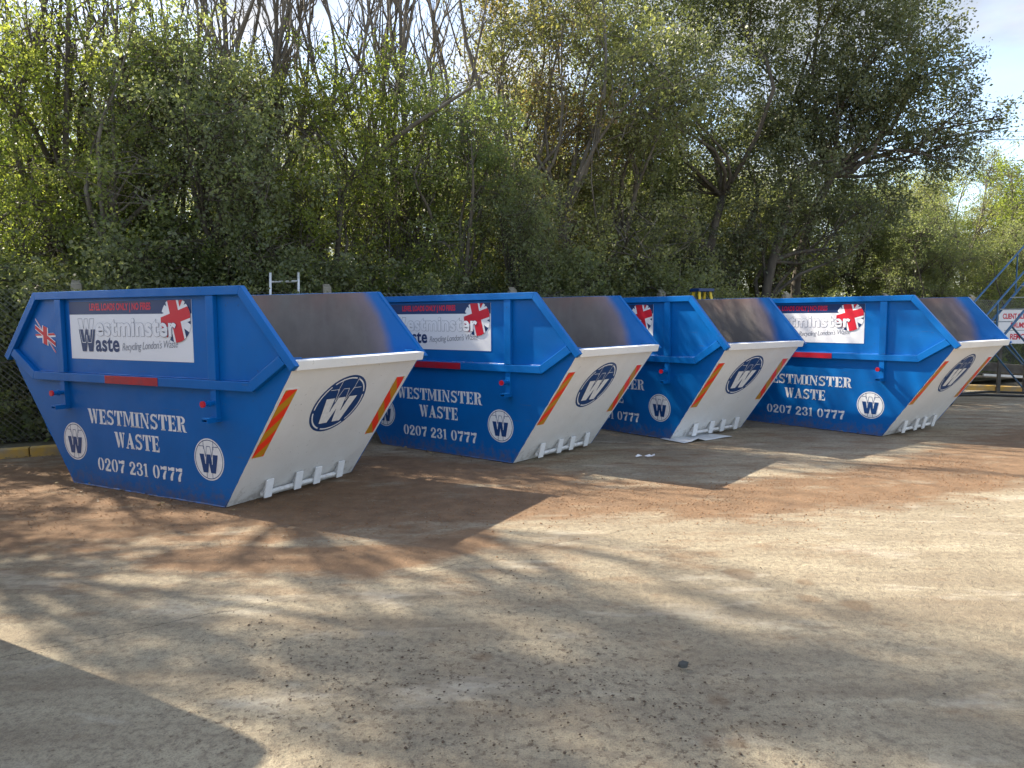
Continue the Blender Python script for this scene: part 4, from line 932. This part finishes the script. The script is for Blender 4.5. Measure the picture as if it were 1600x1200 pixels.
def pos1(rg, n):
    c = np.array([(-.75, 3.0), (-.45, 3.25), (.1, 3.05), (.45, 2.95), (-.1, 2.75), (.75, 2.65), (-.3, 2.6), (-1.1, 3.6), (.3, 3.5), (1.2, 2.9), (.0, 4.2)])
    k = rg.integers(0, len(c), n); p = c[k]+rg.normal(0, .2, (n, 2)); return np.column_stack([p, np.full(n, .001)])
o = crumbs('soil_crumbs', 850, pos1, .003, .010, mat('crumb', (.09, .06, .04), .95)); setp(o, label='dark crumbs of soil scattered over the concrete in the foreground', cat='soil')
def pos2(rg, n):
    p = np.column_stack([rg.uniform(-5, 7, n), rg.uniform(2.2, 11, n)]); return np.column_stack([p, np.full(n, .001)])
o = crumbs('gravel_grit', 9000, pos2, .002, .009, mat('grit', (.26, .21, .15), .95, var=.4, vscale=3)); setp(o, label='loose brown grit strewn over the yard', cat='grit')
def pos3(rg, n):
    x = rg.uniform(-5, 5, n); yc = np.interp(x, [-5, -2.6, -1, .5, 1.9, 3.4, 5.5], [6.3, 6.3, 6.0, 6.4, 6.25, 6.75, 8]); return np.column_stack([x, yc+rg.normal(0, .5, n), np.full(n, .002)])
o = crumbs('sand_grains', 9000, pos3, .003, .011, mat('sandgrain', (.26, .14, .07), .95)); setp(o, label='coarse red brown sand spread across the yard in front of the skips', cat='sand')
# dry leaves blown against the kerb and under the skips
rg = np.random.default_rng(91); n = 900
x = rg.uniform(-8, 10, n); cen = np.column_stack([x, .5*x+11.27-np.abs(rg.normal(0, .16, n))-.03, np.full(n, .012)])
m2 = 260; i2 = rg.integers(0, 4, m2); px_ = np.array([POSE[i][0] for i in i2]); py_ = np.array([POSE[i][1] for i in i2]); an = np.array([POSE[i][2] for i in i2]); lx = rg.uniform(-1.1, 1.3, m2); ly_ = rg.choice([-.05, 1.8], m2)+rg.normal(0, .10, m2)
cen = np.concatenate([cen, np.column_stack([px_+lx*np.cos(an)-ly_*np.sin(an), py_+lx*np.sin(an)+ly_*np.cos(an), np.full(m2, .010)])])
V, F, tn = leaves(cen, np.zeros_like(cen), 2, .035, rg.random(len(cen)), .03, rg, up=3); V[:, 2] = np.clip(V[:, 2], .004, .03)
M['leaf_dry'] = leafmat('leaf_dry', (.10, .07, .04), (.17, .12, .06), (.26, .20, .10), 0)
mesh_obj('leaf_litter', np_mesh('leaf_litter', V, F, [M['leaf_dry']], [('tone', 'FACE', tn)]), None, kind='stuff', label='dry fallen leaves gathered along the kerb and round the skips', cat='leaf litter')
# undergrowth on the verge
rg = np.random.default_rng(77); n = 2600
x = rg.uniform(-8, 14, n); cen = np.column_stack([x, .5*x+11.85+rg.uniform(-.15, 1.0, n), .1+rg.random(n)**2*.5]); dd = rg.normal(0, .5, (n, 3)); dd[:, 2] = abs(dd[:, 2])+.4
V, F, tn = leaves(cen, dd, 9, .075, rg.uniform(.1, .7, n), .12, rg)
mesh_obj('undergrowth', np_mesh('undergrowth', V, F, [M['leaf_dark']], [('tone', 'FACE', tn)]), None, kind='stuff', label='ivy and weeds covering the ground under the fence', cat='undergrowth')

# ------------------------------------------------------------------ van added out of the frame, shaped to cast the lower left shadow
van = empty('shadow_van', (-3.02, 3.80, 0), math.atan2(.47, -.88), label='unseen white van added beside the camera to cast the lower left shadow', cat='van')
prof = [(0, .35), (0, 2.1), (.12, 2.42), (.35, 2.5), (3.3, 2.5), (3.7, 2.3), (4.3, 1.45), (5.1, 1.2), (5.3, .95), (5.3, .35)]
mb = MB(); mb.prism([(x, 0, z) for x, z in prof], (0, 1.9, 0)); mb.build('body', M['van'], van, bevel=.11, smooth=False)
for x in (.85, 4.4):
    for y in (-.01, 1.69):
        mb = MB(); mb.tube([(x, y, .34), (x, y+.22, .34)], .34, 24); wh = mb.build('wheel', M['rubber'], van); mb = MB(); mb.tube([(x, y-.01, .34), (x, y+.23, .34)], .18, 16); mb.build('rim', M['alu'], wh)
for y in (-.012, 1.904):
    mb = MB(); mb.prism([(3.0, y, 1.5), (4.1, y, 1.5), (3.65, y, 2.15), (3.0, y, 2.15)], (0, .008, 0)); mb.build('side_window', M['glass'], van)
mb = MB(); mb.prism([(3.76, .15, 2.235), (4.28, .15, 1.50), (4.28, 1.75, 1.50), (3.76, 1.75, 2.235)], (.012, 0, .008)); mb.build('windscreen', M['glass'], van)
print('TRIS', sum(sum(len(p.vertices)-2 for p in m.polygons) if len(m.polygons) < 3000 else len(m.polygons)*2 for m in bpy.data.meshes))
